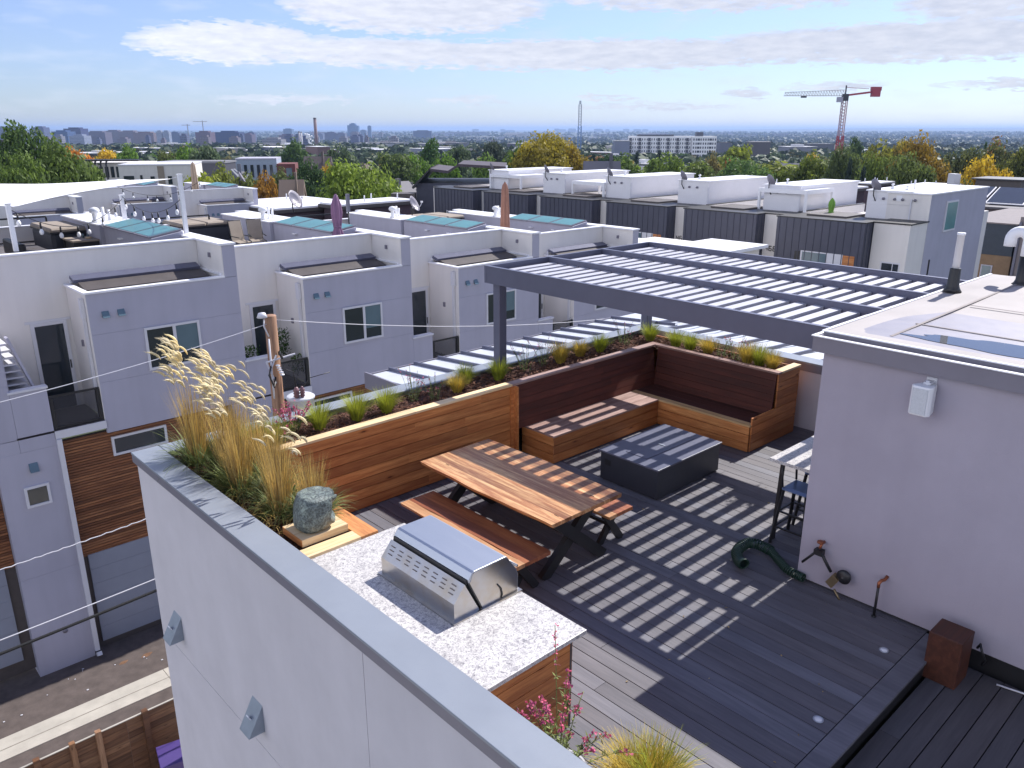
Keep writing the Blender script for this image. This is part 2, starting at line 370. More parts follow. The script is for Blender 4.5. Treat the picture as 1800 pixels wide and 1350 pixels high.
def stone():
    m, n, b = newmat('boulder_granite'); co = objco(n)
    f = n.noise(co, 9, 7, 0.7, 0.5); g = n.noise(co, 45, 4, 0.7); h = n.noise(co, 2.6, 3)
    c = n.ramp(f, [(0.3, (0.035, 0.05, 0.05)), (0.5, (0.085, 0.105, 0.10)), (0.62, (0.15, 0.18, 0.155)), (0.75, (0.24, 0.25, 0.22))])
    c = n.mix(1.0, c, n.ramp(g, [(0.38, 0.45), (0.6, 1.75)]), 'MULTIPLY')
    c = n.mix(n.ramp(h, [(0.56, 0), (0.66, 0.55)]), c, (0.20, 0.13, 0.06))
    n.link(c, b.inputs['Base Color']); b.inputs['Roughness'].default_value = 0.5
    bump(n, b, n.m('ADD', f, n.m('MULTIPLY', g, 0.4)), 0.5, 0.02); return m
M['stone'] = stone()

# ================================================================== our own roof terrace
B = thing('terrace_building', 'near building with lavender stucco walls and the rooftop deck that fills the foreground', 'building', (2.64, 0, 0))
OFF = (2.64, 0, 0)
def bpart(mb, name, mat, label=None, parent=None, bevel=0):
    o = mb.build(name, mat, parent or B, OFF, bevel)
    if label: o['label'] = label
    return o
GND = -10.65
# outer wall as stucco panels with thin joints
w_ = MB(); zj = [GND - .3, -7.6, -4.4, -1.25, 1.035]; yj = [-6.0, -1.2, 4.52, 9.31]
for i in range(4):
    for j in range(3): w_.box(2.66, 2.88, yj[j] + .004, yj[j+1] - .004, zj[i] + .004, zj[i+1] - .004, 0.5)
w_.box(2.67, 2.87, -6, 9.30, GND - .3, 1.03, 0.5)
w_.box(2.885, 12.3, 9.08, 9.31, GND - .3, 1.035, 0.5)
w_.box(12.02, 12.27, 3.3, 9.075, GND - .3, 1.02, 0.5)
bpart(w_, 'wall', M['stucco'])
c_ = MB()
c_.bbox(2.62, 2.935, -6, 9.35, 1.128, 1.15, .004); c_.bbox(2.94, 12.3, 9.075, 9.35, 1.128, 1.15, .004); c_.bbox(11.99, 12.3, 3.3, 9.07, 1.105, 1.135, .004)
bpart(c_, 'parapet_cap', M['cap'])
c_ = MB(); c_.box(2.625, 2.657, -6, 9.345, 1.03, 1.1255, 0.5); c_.box(2.66, 12.3, 9.313, 9.345, 1.03, 1.1255, 0.5); c_.box(11.992, 12.017, 3.62, 9.07, .98, 1.1025, .5)
bpart(c_, 'cap_edge', M['fascia'])
# decking, boards along Y, in staggered lengths
d_ = MB(); x = 2.90
while x < 11.98:
    y = 2.19
    first = True
    while y < 9.06:
        L = ru(1.6, 4.4) if first else ru(2.5, 4.6); first = False
        y1 = min(9.06, y + L)
        if 9.06 - y1 < .5: y1 = 9.06
        # stop at the stair tower
        ya = max(y, 3.62) if x > 7.58 else y
        if y1 > ya + .05: d_.box(x + .0045, x + .1615, ya + .002, y1 - .002, -.028, ru(-.0012, 0.0))
        y = y1
    x += .1665
d_.box(2.9, 7.6, 2.005, 2.183, -.028, 0.0)
bpart(d_, 'deck', M['deck'])
d_ = MB(); d_.box(2.89, 12.0, 2.03, 9.07, -.5, -.03); d_.box(2.9, 7.62, 2.018, 2.03, -.17, -.03); d_.box(2.89, 12.0, -6, 2.0, -.6, -.205); d_.box(7.6, 12, 3.585, 3.62, -.03, .03)
bpart(d_, 'deck_base', M['black'])
d_ = MB(); y = -6.0; k = 0
ye = [1.995 - .178 * i for i in range(45)]
for yy in ye:
    x0 = 2.9
    while x0 < 7.6:
        x1 = min(7.6, x0 + ru(2.6, 4.8))
        if 7.6 - x1 < .5: x1 = 7.6
        d_.box(x0 + .002, x1 - .002, yy - .173, yy - .005, -.195, -.17 + ru(-.001, .0005)); x0 = x1
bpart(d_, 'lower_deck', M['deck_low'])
# stair tower
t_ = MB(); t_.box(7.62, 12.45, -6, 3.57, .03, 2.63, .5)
bpart(t_, 'tower_wall', M['stucco_shade'])
t_ = MB(); t_.box(7.66, 12.4, -6, 3.54, -.6, .03, .5)
bpart(t_, 'tower_plinth', M['black'])
t_ = MB(); t_.box(7.53, 12.55, -6, 3.66, 2.60, 2.757, .5); t_.box(7.62, 12.5, -6, 3.6, 2.757, 2.80, .5)
bpart(t_, 'tower_fascia', M['fascia'])
t_ = MB(); t_.box(7.515, 7.56, -6, 3.675, 2.757, 2.767, .5); t_.box(7.56, 12.6, 3.63, 3.675, 2.757, 2.767, .5)
t_.box(7.605, 7.64, -6, 3.615, 2.80, 2.812, .5); t_.box(7.64, 12.5, 3.585, 3.615, 2.80, 2.812, .5)
bpart(t_, 'tower_drip_edge', M['coping'])
# membrane roof, slightly uneven, low towards the front edge so that rain stands there
def roof_mesh():
    mb = MB(); nx, ny = 40, 60; vs = []
    for j in range(ny + 1):
        for i in range(nx + 1):
            X = 7.645 + (12.49 - 7.645) * i / nx; Yy = -6 + (3.58 + 6) * j / ny
            e = min(X - 7.645, 12.49 - X, 3.58 - Yy) ; z = 2.806
            if e > .22: z = 2.800 - .02 * min(1, (e - .22) / .15) + .05 * max(0, min(1, (X - 8.25) / 3.0))
            vs.append((X, Yy, z))
    fs = [(j*(nx+1)+i, j*(nx+1)+i+1, (j+1)*(nx+1)+i+1, (j+1)*(nx+1)+i) for j in range(ny) for i in range(nx)]
    return mb.add(vs, fs, .5, True)
ro = bpart(roof_mesh(), 'tower_roof', M['membrane'])
# seams in the membrane
s_ = MB()
s_.bar((8.62, -6, 2.8075), (8.62, 3.1, 2.8075), .03, .003, r=.2); s_.bar((9.9, -6, 2.8285), (9.9, 3.0, 2.8285), .03, .003)
s_.bar((7.9, 3.05, 2.8025), (12.3, 3.05, 2.843), .03, .003)
bpart(s_, 'roof_seam', plain('membrane_seam', (0.24, 0.21, 0.2), .8))
# puddle
def puddle():
    mb = MB(); pts = []; n = 60
    cx, cy = 8.16, 1.75
    for k in range(n):
        t = 2 * math.pi * k / n
        rr = 1 + .10 * math.sin(3*t + 1) + .07 * math.sin(7*t) + .04 * math.sin(13*t + 2)
        pts.append((cx + .23 * rr * math.cos(t), cy + 1.22 * rr * math.sin(t), 2.8045))
    return mb.add(pts, [tuple(range(n))], .5)
m_, n_, b_ = newmat('puddle_water'); b_.inputs['Base Color'].default_value = (0.05, 0.055, 0.06, 1); b_.inputs['Roughness'].default_value = 0.04; b_.inputs['Specular IOR Level'].default_value = 0.6
tag(puddle().build('puddle', m_), 'rain puddle mirroring the sky at the front edge of the stair tower roof', 'puddle')
# standing-seam metal roof that wraps round outside the parapet
a_ = MB()
a_.prism([(6.95, 9.40, .93), (6.95, 11.05, .80), (6.95, 11.05, .74), (6.95, 9.40, .84)], (13.35 - 6.95, 0, 0), .5)
a_.add([(12.35, 2.8, .93), (14.75, 2.8, .78), (14.75, 11.05, .78), (13.35, 11.05, .80), (12.35, 9.4, .93)], [(0, 1, 2, 3, 4)], .5)
a_.add([(14.75, 2.8, .78), (14.75, 2.8, .60), (14.75, 11.05, .60), (14.75, 11.05, .78)], [(0, 1, 2, 3)], .5)
bpart(a_, 'metal_roof', M['seam'])
a_ = MB()
for i in range(12):
    X = 7.38 + .53 * i
    a_.prism([(X, 9.38, .93), (X, 11.06, .80), (X, 11.06, .855), (X, 9.38, .985)], (.03, 0, 0), .5)
for i in range(13):
    Yy = 9.82 - .535 * i
    if Yy < 2.9: break
    a_.prism([(12.36, Yy, .93), (14.76, Yy, .78), (14.76, Yy, .84), (12.36, Yy, .99)], (0, .035, 0), .5)
bpart(a_, 'roof_seam', M['steel_blue'])
a_ = MB(); a_.box(6.93, 13.4, 11.06, 11.09, .66, .815, .5); a_.box(6.915, 6.945, 9.36, 11.09, .58, .86, .5); a_.box(7.3, 13.4, 9.33, 10.9, -.9, .70, .5)
a_.box(12.3, 14.6, 2.8, 9.3, -.9, .6, .5)
bpart(a_, 'roof_fascia', M['fascia'])
# vertical pale downspout just outside the second post
a_ = MB(); a_.box(12.45, 12.6, 9.5, 9.65, .93, 1.75, .5)
bpart(a_, 'vent_post', M['white'])

# things on the tower roof
v_ = thing('vent_pipe', 'straight white vent pipe with black boot at the far left edge of the tower roof', 'pipe', (10.66, 3.47, 2.82))
mb = MB(); mb.lathe([(.11, 0), (.085, .04), (.07, .08), (.062, .28), (.058, .29)], n=16); mb.build('boot', M['black'], v_)
mb = MB(); mb.lathe([(.042, .27), (.042, .69), (.047, .69), (.047, .72), (.04, .72)], n=16); mb.build('pipe', M['white'], v_)
v_ = thing('gooseneck_vent', 'curved white exhaust vent on a black boot at the right edge of the tower roof', 'pipe', (11.55, 2.93, 2.82))
mb = MB(); mb.lathe([(.2, 0), (.15, .05), (.12, .12), (.115, .62)], n=16); mb.build('boot', M['black'], v_)
mb = MB(); pts = [(0, 0, .6), (0, 0, .95)] + [(0, .17 - .17*math.cos(R(a)), .95 + .17*math.sin(R(a))) for a in range(15, 181, 15)] + [(0, .34, .80)]
mb.tube(pts, .115, 16); mb.build('hood', M['white'], v_); v_.scale = (.62, .62, .6); v_.location = (11.75, 3.02, 2.82)
v_ = thing('pipe_stub', 'small bright metal fitting lying in the puddle on the tower roof', 'fitting', (8.3, 1.55, 2.805))
mb = MB(); mb.tube([(0, .1, .03), (.02, -.02, .04), (.08, -.12, .02)], .014, 8); mb.lathe([(.03, 0), (.03, .03), (.02, .05)], (0, 0, 0), 10); mb.build('elbow', M['stainless_top'], v_)

# speaker
v_ = thing('wall_speaker', 'white outdoor loudspeaker bracketed to the lavender tower wall under the eave', 'speaker', (7.62, 2.52, 2.37))
mb = MB(); mb.prism([(-.02, -.06, -.14), (-.17, -.085, -.14), (-.21, -.06, -.14), (-.21, .085, -.14), (-.17, .11, -.14), (-.02, .06, -.14)], (0, 0, .28), .5); o_ = mb.build('cabinet', M['white'], v_, bevel=.012)
mb = MB(); mb.prism([(-.212, -.055, -.12), (-.218, -.05, -.12), (-.218, .075, -.12), (-.212, .08, -.12)], (0, 0, .24), .5); mb.build('grille', plain('speaker_grille', (.55, .57, .6), .7, var=.1, vs=80), v_)
mb = MB(); mb.box(-.12, 0, -.03, .03, .145, .165); mb.box(-.012, 0, -.045, .045, .08, .19); mb.tube([(-.1, 0, .14), (-.1, 0, .18)], .02, 10); mb.build('bracket', M['trim'], v_)

# ------------------------------------------------------------------ pergola
PG = thing('pergola', 'blue-grey steel pergola with white louvres shading the deck', 'pergola', (8.1, 9.0, 0))
po = (8.1, 9.0, 0); ZB, ZT = 2.50, 2.76
xb = [7.95, 9.28, 10.6, 11.9]
for i, X in enumerate(xb):
    mb = MB(); mb.box(X, X + .05, 3.68 if i else 3.665, 9.13, ZB if i in (0, 3) else ZB + .05, ZT - .003); mb.box(X - .006, X + .056, 3.68, 9.13, ZT - .003, ZT + .004)
    mb.build('beam', M['steel_blue'], PG, po)
for Y0 in (3.662, 9.135):
    mb = MB(); mb.box(7.95, 11.95, Y0, Y0 + .05, ZB, ZT); mb.build('end_beam', M['steel_blue'], PG, po)
for (X, Yy) in ((8.03, 8.93), (11.72, 8.93)):
    mb = MB(); mb.bbox(X, X + .15, Yy, Yy + .15, .9, ZB, .008); mb.build('post', M['steel_blue'], PG, po)
for i in range(3):
    Yy = 8.98
    while Yy > 3.80:
        mb = MB(); x0, x1 = xb[i] + .058, xb[i+1] - .006
        c = Vector(((x0 + x1)/2, Yy, 2.66)); a = R(2)
        mb.obox(c, ((x1 - x0)/2, 0, 0), (0, .058*math.cos(a), .058*math.sin(a)), (0, -.025*math.sin(a), .025*math.cos(a)))
        mb.build('louvre', M['alu'], PG, po); Yy -= .225

# ------------------------------------------------------------------ raised planter (L on the left, long run, return on the right)
PL = thing('raised_planter', 'long cedar planter with pale cap boards running round the deck edge', 'planter', (4.8, 8.3, 0))
plo = (4.8, 8.3, 0)
def boards_x(x0, x1, y0, y1, z0, z1, bh, lens=(1.6, 3.4)):
    mb = MB(); z = z0
    while z < z1 - .02:
        zz = min(z + bh, z1); x = x0
        while x < x1 - .01:
            xx = min(x1, x + ru(*lens))
            if x1 - xx < .4: xx = x1
            mb.box(x + .001, xx - .001, y0 + ru(0, .002), y1, z + .004, zz - .004); x = xx
        z = zz
    return mb
def boards_y(x0, x1, y0, y1, z0, z1, bh, lens=(1.6, 3.4)):
    mb = MB(); z = z0
    while z < z1 - .02:
        zz = min(z + bh, z1); y = y0
        while y < y1 - .01:
            yy = min(y1, y + ru(*lens))
            if y1 - yy < .4: yy = y1
            mb.box(x0 + ru(0, .002), x1, y + .001, yy - .001, z + .004, zz - .004); y = yy
        z = zz
    return mb
boards_x(3.83, 7.68, 8.27, 8.30, .01, 1.115, .138).build('front_boards', M['cedar_x'], PL, plo)
boards_y(3.80, 3.83, 6.11, 8.27, .01, .92, .138).build('side_boards', M['cedar_y'], PL, plo)
mb = MB(); mb.box(3.86, 7.66, 8.302, 8.33, 0, 1.11); mb.build('liner', M['black'], PL, plo)
for bx_ in ((3.9, 5.9, 8.24, 8.385, 1.116, 1.146), (5.903, 7.66, 8.24, 8.385, 1.116, 1.146), (2.94, 3.664, 6.103, 6.27, .925, .955)): mb = MB(); mb.box(*bx_); mb.build('cap_board', M['pale_x'], PL, plo)
mb = MB(); mb.box(3.667, 3.86, 6.103, 8.38, .924, .954); mb.build('cap_board', M['cedar_y'], PL, plo)
# behind the sofa (stained) with the leaning backrest boards
mb = MB(); mb.box(7.66, 11.06, 8.23, 8.37, 1.118, 1.148)
mb.build('cap_board', M['seat_x'], PL, plo)
mb = MB(); mb.box(11.06, 11.17, 5.86, 8.37, 1.119, 1.149); mb.build('cap_board', M['seat_y'], PL, plo)
mb = MB(); mb.box(11.173, 11.76, 5.86, 5.99, 1.117, 1.149); mb.build('cap_board', M['pale_x'], PL, plo)
# right-hand end wall: stepped cedar side
mb = MB(); z = .01
while z < 1.11:
    zz = min(z + .138, 1.115); mb.box(11.09 if z > .43 else 10.42, 11.74, 5.865, 5.89, z + .004, zz - .004); z = zz
mb.build('end_boards', M['cedar_x'], PL, plo)
boards_y(11.72, 11.745, 5.9, 9.0, .01, 1.115, .138).build('back_boards', M['cedar_y'], PL, plo)
# soil
def soil_patch(x0, x1, y0, y1, z, step=.05):
    nx, ny = int((x1-x0)/step), int((y1-y0)/step); vs = []
    for j in range(ny+1):
        for i in range(nx+1): vs.append((x0+(x1-x0)*i/nx, y0+(y1-y0)*j/ny, z + ru(-.02, .025)))
    return vs, [(j*(nx+1)+i, j*(nx+1)+i+1, (j+1)*(nx+1)+i+1, (j+1)*(nx+1)+i) for j in range(ny) for i in range(nx)]
mb = MB()
for (a, b, c, d, z) in ((2.89, 3.80, 6.2, 8.3, .87), (2.89, 11.72, 8.33, 9.085, 1.06), (11.15, 11.72, 5.99, 8.35, 1.06)):
    vs, fs = soil_patch(a, b, c, d, z); mb.add(vs, fs, .5)
tag(mb.build('soil', M['soil'], PL, plo), kind='stuff')
mb = MB()
for k in range(5200):
    q = rnd()
    if q < .3: X, Yy, z = ru(2.95, 3.66), ru(6.3, 8.3), .90
    elif q < .8: X, Yy, z = ru(2.95, 11.7), ru(8.36, 9.05), 1.08
    else: X, Yy, z = ru(11.17, 11.7), ru(6.0, 8.4), 1.08
    a = ru(0, 6.3); L = ru(.012, .04); wd = ru(.004, .011)
    mb.obox((X, Yy, z + ru(0, .02)), (L*math.cos(a), L*math.sin(a), ru(-.012, .012)), (-wd*math.sin(a), wd*math.cos(a), ru(-.005, .005)), (0, 0, .003))
tag(mb.build('mulch', M['mulch_chip'], PL, plo), kind='stuff')

# ------------------------------------------------------------------ corner sofa
SF = thing('corner_bench', 'L-shaped built-in cedar bench with dark slanted backrests', 'bench', (7.9, 7.6, 0)); so = (7.9, 7.6, 0)
boards_x(7.90, 10.385, 7.60, 7.625, .01, .42, .137).build('front_boards', M['cedar_x'], SF, so)
boards_y(10.385, 10.41, 5.89, 7.60, .01, .42, .137).build('front_boards', M['cedar_y'], SF, so)
boards_y(7.885, 7.90, 7.60, 8.27, .01, .42, .137).build('end_boards', M['cedar_y'], SF, so)
mb = MB()
for k in range(4): mb.box(7.88, 9.45, 7.585 + k*.195, 7.585 + k*.195 + .19, .422, .45)
mb.build('seat', M['seat_x'], SF, so)
mb = MB()
for k in range(4): mb.box(9.453, 10.37, 7.585 + k*.195, 7.585 + k*.195 + .19, .422, .45)
mb.build('seat', M['seat_x'], SF, so)
mb = MB(); mb.box(10.373, 10.50, 5.875, 8.36, .422, .45); mb.build('seat_edge', M['pale_y'], SF, so)
mb = MB()
for k in range(3): mb.box(10.503 + k*.195, 10.503 + k*.195 + .19, 5.875, 8.36, .422, .449)
mb.build('seat', M['stain_y'], SF, so)
mb = MB()     # leaning back, long side
n_b = 6
for k in range(n_b):
    t0, t1 = k/n_b, (k+1)/n_b
    f = lambda t: (8.33 + 0*t, .45 + .668*t)
    # the boards lean: bottom stands forward of the top
    yb, zb = 8.215 + .06*(0) + .0*t0, .45 + .668*t0
    y0_, z0_ = 8.17 + .10*t0, .452 + .664*t0; y1_, z1_ = 8.17 + .10*t1, .452 + .664*t1 - .004
    x = 7.70
    while x < 11.0:
        xx = min(11.06, x + ru(1.4, 2.6));
        if 11.06 - xx < .5: xx = 11.06
        mb.prism([(x+.001, y0_, z0_), (x+.001, y1_, z1_), (x+.001, y1_+.022, z1_), (x+.001, y0_+.022, z0_)], (xx-x-.002, 0, 0)); x = xx
mb.build('backrest', M['stain_x'], SF, so)
mb = MB()
for k in range(n_b):
    t0, t1 = k/n_b, (k+1)/n_b
    x0_, z0_ = 11.00 + .08*t0, .452 + .664*t0; x1_, z1_ = 11.00 + .08*t1, .452 + .664*t1 - .004
    mb.prism([(x0_, 5.895, z0_), (x1_, 5.895, z1_), (x1_+.022, 5.895, z1_), (x0_+.022, 5.895, z0_)], (0, 8.17-5.895, 0))
mb.build('backrest', M['stain_y'], SF, so)
mb = MB(); mb.box(7.69, 7.715, 8.16, 8.27, .0, 1.115); mb.box(7.64, 7.69, 8.245, 8.268, .01, 1.115); mb.build('end_trim', M['cedar_x'], SF, so)

# ------------------------------------------------------------------ dining table and benches with X legs
def xleg(mb, yc, xc, half, h, wd, th):
    for s in (1, -1): mb.bar((xc - s*half, yc + s*th*.25, 0.0), (xc + s*half*.8, yc + s*th*.25, h), wd, th*.5, up=(0, 1, 0))
def slab(mb, x0, x1, y0, y1, z0, z1, strips, wob=.012):
    """board top with a slightly wavy live edge"""
    N = 24; ph = ru(0, 6)
    def ex(y, s): return s * (wob*math.sin(y*3.1 + ph) + wob*.5*math.sin(y*8.3 + ph*2))
    for k in range(strips):
        a, b = x0 + (x1-x0)*k/strips, x0 + (x1-x0)*(k+1)/strips; r = rnd()
        vs = []
        for j in range(N+1):
            y = y0 + (y1-y0)*j/N
            xa = a + (ex(y, 1) if k == 0 else 0); xb_ = b + (ex(y, -1) if k == strips-1 else -.0006)
            vs += [(xa, y, z1), (xb_, y, z1), (xb_, y, z0), (xa + (.02 if k == 0 else 0), y, z0)]
        fs = []
        for j in range(N):
            for q in range(4): fs.append((j*4+q, j*4+(q+1)%4, (j+1)*4+(q+1)%4, (j+1)*4+q))
        fs += [(0, 3, 2, 1), (N*4, N*4+1, N*4+2, N*4+3)]
        mb.add(vs, fs, r)
T = thing('dining_table', 'wooden dining table with striped acacia top and black X legs', 'table', (6.02, 6.4, 0)); to = (6.02, 6.4, 0)
mb = MB(); slab(mb, 5.45, 6.62, 5.27, 7.58, .715, .76, 11); mb.build('tabletop', M['acacia'], T, to)
for yc in (5.42, 7.30):
    mb = MB(); xleg(mb, yc, 5.98, .46, .715, .13, .13); mb.build('leg', M['black'], T, to)
mb = MB(); mb.box(5.95, 6.01, 5.42, 7.30, .36, .41); mb.box(5.6, 6.44, 5.37, 5.47, .69, .714); mb.box(5.6, 6.44, 7.25, 7.35, .69, .714); mb.build('stretcher', M['black'], T, to)
def make_bench(label, x0, x1, y0, y1):
    b = thing('dining_bench', label, 'bench', ((x0+x1)/2, (y0+y1)/2, 0), group='benches at the dining table'); bo = tuple(b.location)
    mb = MB(); slab(mb, x0 + .13, x1, y0, y1, .405, .45, 2, .006); mb.build('seat', M['acacia_d'], b, bo)
    mb = MB(); slab(mb, x0, x0 + .128, y0, y1, .405, .45, 1, .008); mb.build('seat_edge', M['acacia_l'], b, bo)
    for yc in (y0 + .16, y1 - .16):
        mb = MB(); xleg(mb, yc, (x0+x1)/2, .17, .405, .09, .09); mb.build('leg', M['black'], b, bo)
    mb = MB(); mb.box((x0+x1)/2 - .02, (x0+x1)/2 + .02, y0+.16, y1-.16, .2, .24); mb.build('stretcher', M['black'], b, bo)
make_bench('long acacia bench between the grill counter and the dining table', 4.96, 5.46, 5.28, 7.32)
make_bench('acacia bench mostly hidden behind the dining table, its end beside the fire pit', 6.52, 6.94, 5.36, 7.40)

# ------------------------------------------------------------------ fire pit
F = thing('fire_pit', 'low charcoal steel fire pit table with a flat grey lid', 'fire pit', (8.75, 6.3, 0)); fo = (8.75, 6.3, 0)
mb = MB(); mb.bbox(8.02, 9.48, 5.81, 6.80, .02, .425, .004); mb.build('body', M['pit'], F, fo)
mb = MB(); mb.box(8.0, 9.5, 5.79, 6.82, .426, .45); mb.build('top', M['pit_top'], F, fo, bevel=.004)
mb = MB(); mb.bbox(8.2, 9.3, 6.13, 6.5, .4505, .458, .003); mb.build('lid', M['pit_top'], F, fo)
mb = MB(); mb.box(8.74, 8.76, 6.24, 6.36, .459, .468); mb.build('handle', M['stainless_top'], F, fo)
mb = MB(); mb.box(8.013, 8.018, 6.62, 6.72, .25, .33); mb.build('control_panel', M['black'], F, fo)

# ------------------------------------------------------------------ grill counter, grill
K = thing('grill_counter', 'cedar-clad outdoor kitchen counter with speckled white granite top', 'counter', (3.5, 4.9, 0)); ko = (3.5, 4.9, 0)
mb = MB(); mb.box(2.94, 4.17, 3.615, 6.10, .89, .93); mb.build('countertop', M['granite'], K, ko, bevel=.004)
z = .02; mb = MB()
while z < .88: zz = min(.885, z + .145); mb.box(2.95, 4.06, 3.69, 3.712, z + .003, zz - .003); z = zz
mb.build('end_boards', M['cedar_x'], K, ko)
boards_y(4.085, 4.10, 3.70, 6.08, .02, .885, .145).build('front_boards', M['cedar_y'], K, ko)
mb = MB(); mb.box(4.062, 4.084, 3.69, 3.71, .0, .885); mb.box(2.96, 4.06, 3.72, 6.08, 0, .88); mb.build('core', M['dark_brown'], K, ko)
G = thing('built_in_grill', 'stainless steel built-in barbecue with slotted back set in the granite counter', 'grill', (3.79, 4.9, .93)); go = (3.79, 4.9, .93)
y0, y1 = 4.40, 5.43
# section in XZ: rear (towards the parapet) at low X
mb = MB(); mb.prism([(3.45, y0, .93), (3.45, y0, 1.10), (3.565, y0, 1.235), (3.72, y0, .93)], (0, y1-y0, 0)); mb.build('rear_panel', M['stainless'], G, go)
mb = MB()
for k in range(8):
    yy = y0 + .09 + k*.122
    for q in range(3):
        t = .34 + q*.2; X = 3.45 + .115*t - .004; Z = 1.10 + .135*t + .003
        mb.obox((X, yy + .006*q, Z), (0, .026, 0), (.0028, 0, .0033), (-.0015, 0, .0012))
mb.build('vent_slots', plain('slot_shadow', (.16, .13, .11), .6), G, go)
sec = [(3.735, .945), (3.60, 1.235), (3.60, 1.262), (3.64, 1.315), (3.66, 1.322), (4.00, 1.322), (4.02, 1.315), (4.13, 1.16), (4.15, 1.10), (4.15, .945)]
mb = MB(); mb.prism([(x, y0-.005, z) for x, z in sec], (0, y1-y0+.01, 0)); mb.build('hood', M['stainless_top'], G, go, bevel=.004)
mb = MB(); mb.prism([(x, y0-.008, z) for x, z in [(3.745, .95), (3.61, 1.235), (3.625, 1.25), (3.645, 1.30), (3.66, 1.312), (4.00, 1.312), (4.015, 1.305), (4.12, 1.16), (4.14, 1.10), (4.14, .95)]], (0, .0028, 0)); mb.build('side_panel', M['stainless'], G, go)
mb = MB(); mb.prism([(3.575, y0+.01, 1.2), (3.60, y0+.01, 1.236), (3.60, y0+.01, 1.262), (3.585, y0+.01, 1.262)], (0, y1-y0-.02, 0)); mb.tube([(3.91, y0-.012, 1.10), (3.945, y0-.013, 1.05), (3.96, y0-.013, .99), (3.95, y0-.012, .955)], .008, 6)
mb.bar((3.60, y0-.009, 1.235), (3.735, y0-.009, .95), .012, .004, up=(0, 1, 0)); mb.build('dark_seam', M['black'], G, go)
mb = MB(); mb.box(3.42, 4.18, y0-.03, y1+.03, .9305, .945); mb.build('base_frame', M['stainless'], G, go)
mb = MB(); mb.tube([(4.2, y0+.06, 1.13), (4.2, y1-.06, 1.13)], .014, 10); mb.bar((4.14, y0+.1, 1.13), (4.2, y0+.1, 1.13), .02, .02); mb.bar((4.14, y1-.1, 1.13), (4.2, y1-.1, 1.13), .02, .02); mb.build('handle', M['stainless'], G, go)

# ------------------------------------------------------------------ carved boulder on a cedar plinth
mb = MB()
PLT = thing('wood_plinth', 'cedar plinth box under the carved boulder at the planter end', 'plinth', (3.38, 6.46, .956))
mb.box(-.24, .26, -.165, .22, .0, .075); mb.build('box', M['pale_x'], PLT)
mb = MB(); mb.box(-.245, -.242, -.16, .215, .002, .074); mb.build('side', M['cedar_y'], PLT)
def boulder():
    mb = MB(); nu, nv = 40, 30; vs = []
    import mathutils.noise as mn
    for j in range(nv+1):
        ph = -math.pi/2 + math.pi*j/nv
        for i in range(nu):
            th = 2*math.pi*i/nu
            c, s = math.cos(ph), math.sin(ph); sg = lambda v, e: math.copysign(abs(v)**e, v)
            x = sg(c, .5)*sg(math.cos(th), .75); y = sg(c, .5)*sg(math.sin(th), .75); z = sg(s, .5)
            p = Vector((x*.19, y*.175, z*.195))
            d = p.normalized()
            # a hollow carved into the side that faces the deck, with a rim
            hd = (d - Vector((.80, -.58, -.05)).normalized()).length
            if hd < .5: p *= 1 - .42*(1 - (hd/.5)**5)
            elif hd < .62: p *= 1 + .06
            if (d - Vector((.90, -.36, .28)).normalized()).length < .22: p *= 1.09
            hd2 = (d - Vector((.75, -.62, .42)).normalized()).length
            if hd2 < .34: p *= 1 - .22*(1 - (hd2/.34)**2)
            if p.z > .15: p.z = .15 + (p.z-.15)*.3 - .12*(p.x-p.y)*.5
            p *= 1 + .07*mn.noise(d*2.1 + Vector((3, 1, 2))) + .02*mn.noise(d*7)
            p.x += .02*(p.z/.18)
            vs.append((p.x, p.y, p.z + .19))
    fs = [(j*nu+i, j*nu+(i+1)%nu, (j+1)*nu+(i+1)%nu, (j+1)*nu+i) for j in range(nv) for i in range(nu)]
    mb.add(vs, fs, .5, True); return mb
bo = boulder().build('carved_boulder', M['stone']); bo.location = (3.38, 6.46, 1.032)
tag(bo, 'rounded grey-green granite boulder with a carved hollow sitting on the cedar plinth', 'boulder')

# ------------------------------------------------------------------ bar table and stool behind the tower
BT = thing('bar_table', 'tall granite-topped bar table half hidden behind the stair tower', 'table', (8.75, 4.0, 0)); bto = (8.75, 4.0, 0)
mb = MB(); mb.box(8.15, 9.75, 3.68, 4.32, 1.01, 1.05); mb.build('tabletop', M['granite'], BT, bto, bevel=.003)
for (X, Yy) in ((8.3, 4.22), (9.62, 4.22), (8.3, 3.78), (9.62, 3.78)):
    mb = MB(); mb.bar((X, Yy, 1.01), (X + (.06 if X > 9 else -.06), Yy, 0), .04, .04, up=(0, 1, 0)); mb.build('leg', M['black'], BT, bto)
mb = MB(); mb.box(8.28, 9.64, 4.205, 4.235, .95, 1.0); mb.box(8.28, 9.64, 3.765, 3.795, .95, 1.0); mb.build('apron', M['black'], BT, bto)
def stool(label, x, y):
    s = thing('bar_stool', label, 'stool', (x, y, 0), group='bar stools at the bar table')
    mb = MB(); mb.bbox(-.17, .17, -.17, .17, .70, .735, .03); mb.build('seat', plain('stool_blue', (.12, .16, .27), .35, metal=.5), s)
    for (a, b) in ((-1, -1), (1, -1), (1, 1), (-1, 1)):
        mb = MB(); mb.bar((a*.14, b*.14, .71), (a*.21, b*.21, 0), .035, .028); mb.build('leg', M['black'], s)
    mb = MB()
    for z, h in ((.22, .19), (.42, .17)):
        for a in (-1, 1): mb.bar((-h, a*h, z), (h, a*h, z), .02, .02); mb.bar((a*h, -h, z), (a*h, h, z), .02, .02)
    mb.build('footrest', M['black'], s)
    mb = MB(); mb.tube([(-.16, .15, .73), (-.17, .17, .93), (-.1, .19, 1.0), (.1, .19, 1.0), (.17, .17, .93), (.16, .15, .73)], .013, 8); mb.build('back_rail', M['black'], s)
    return s
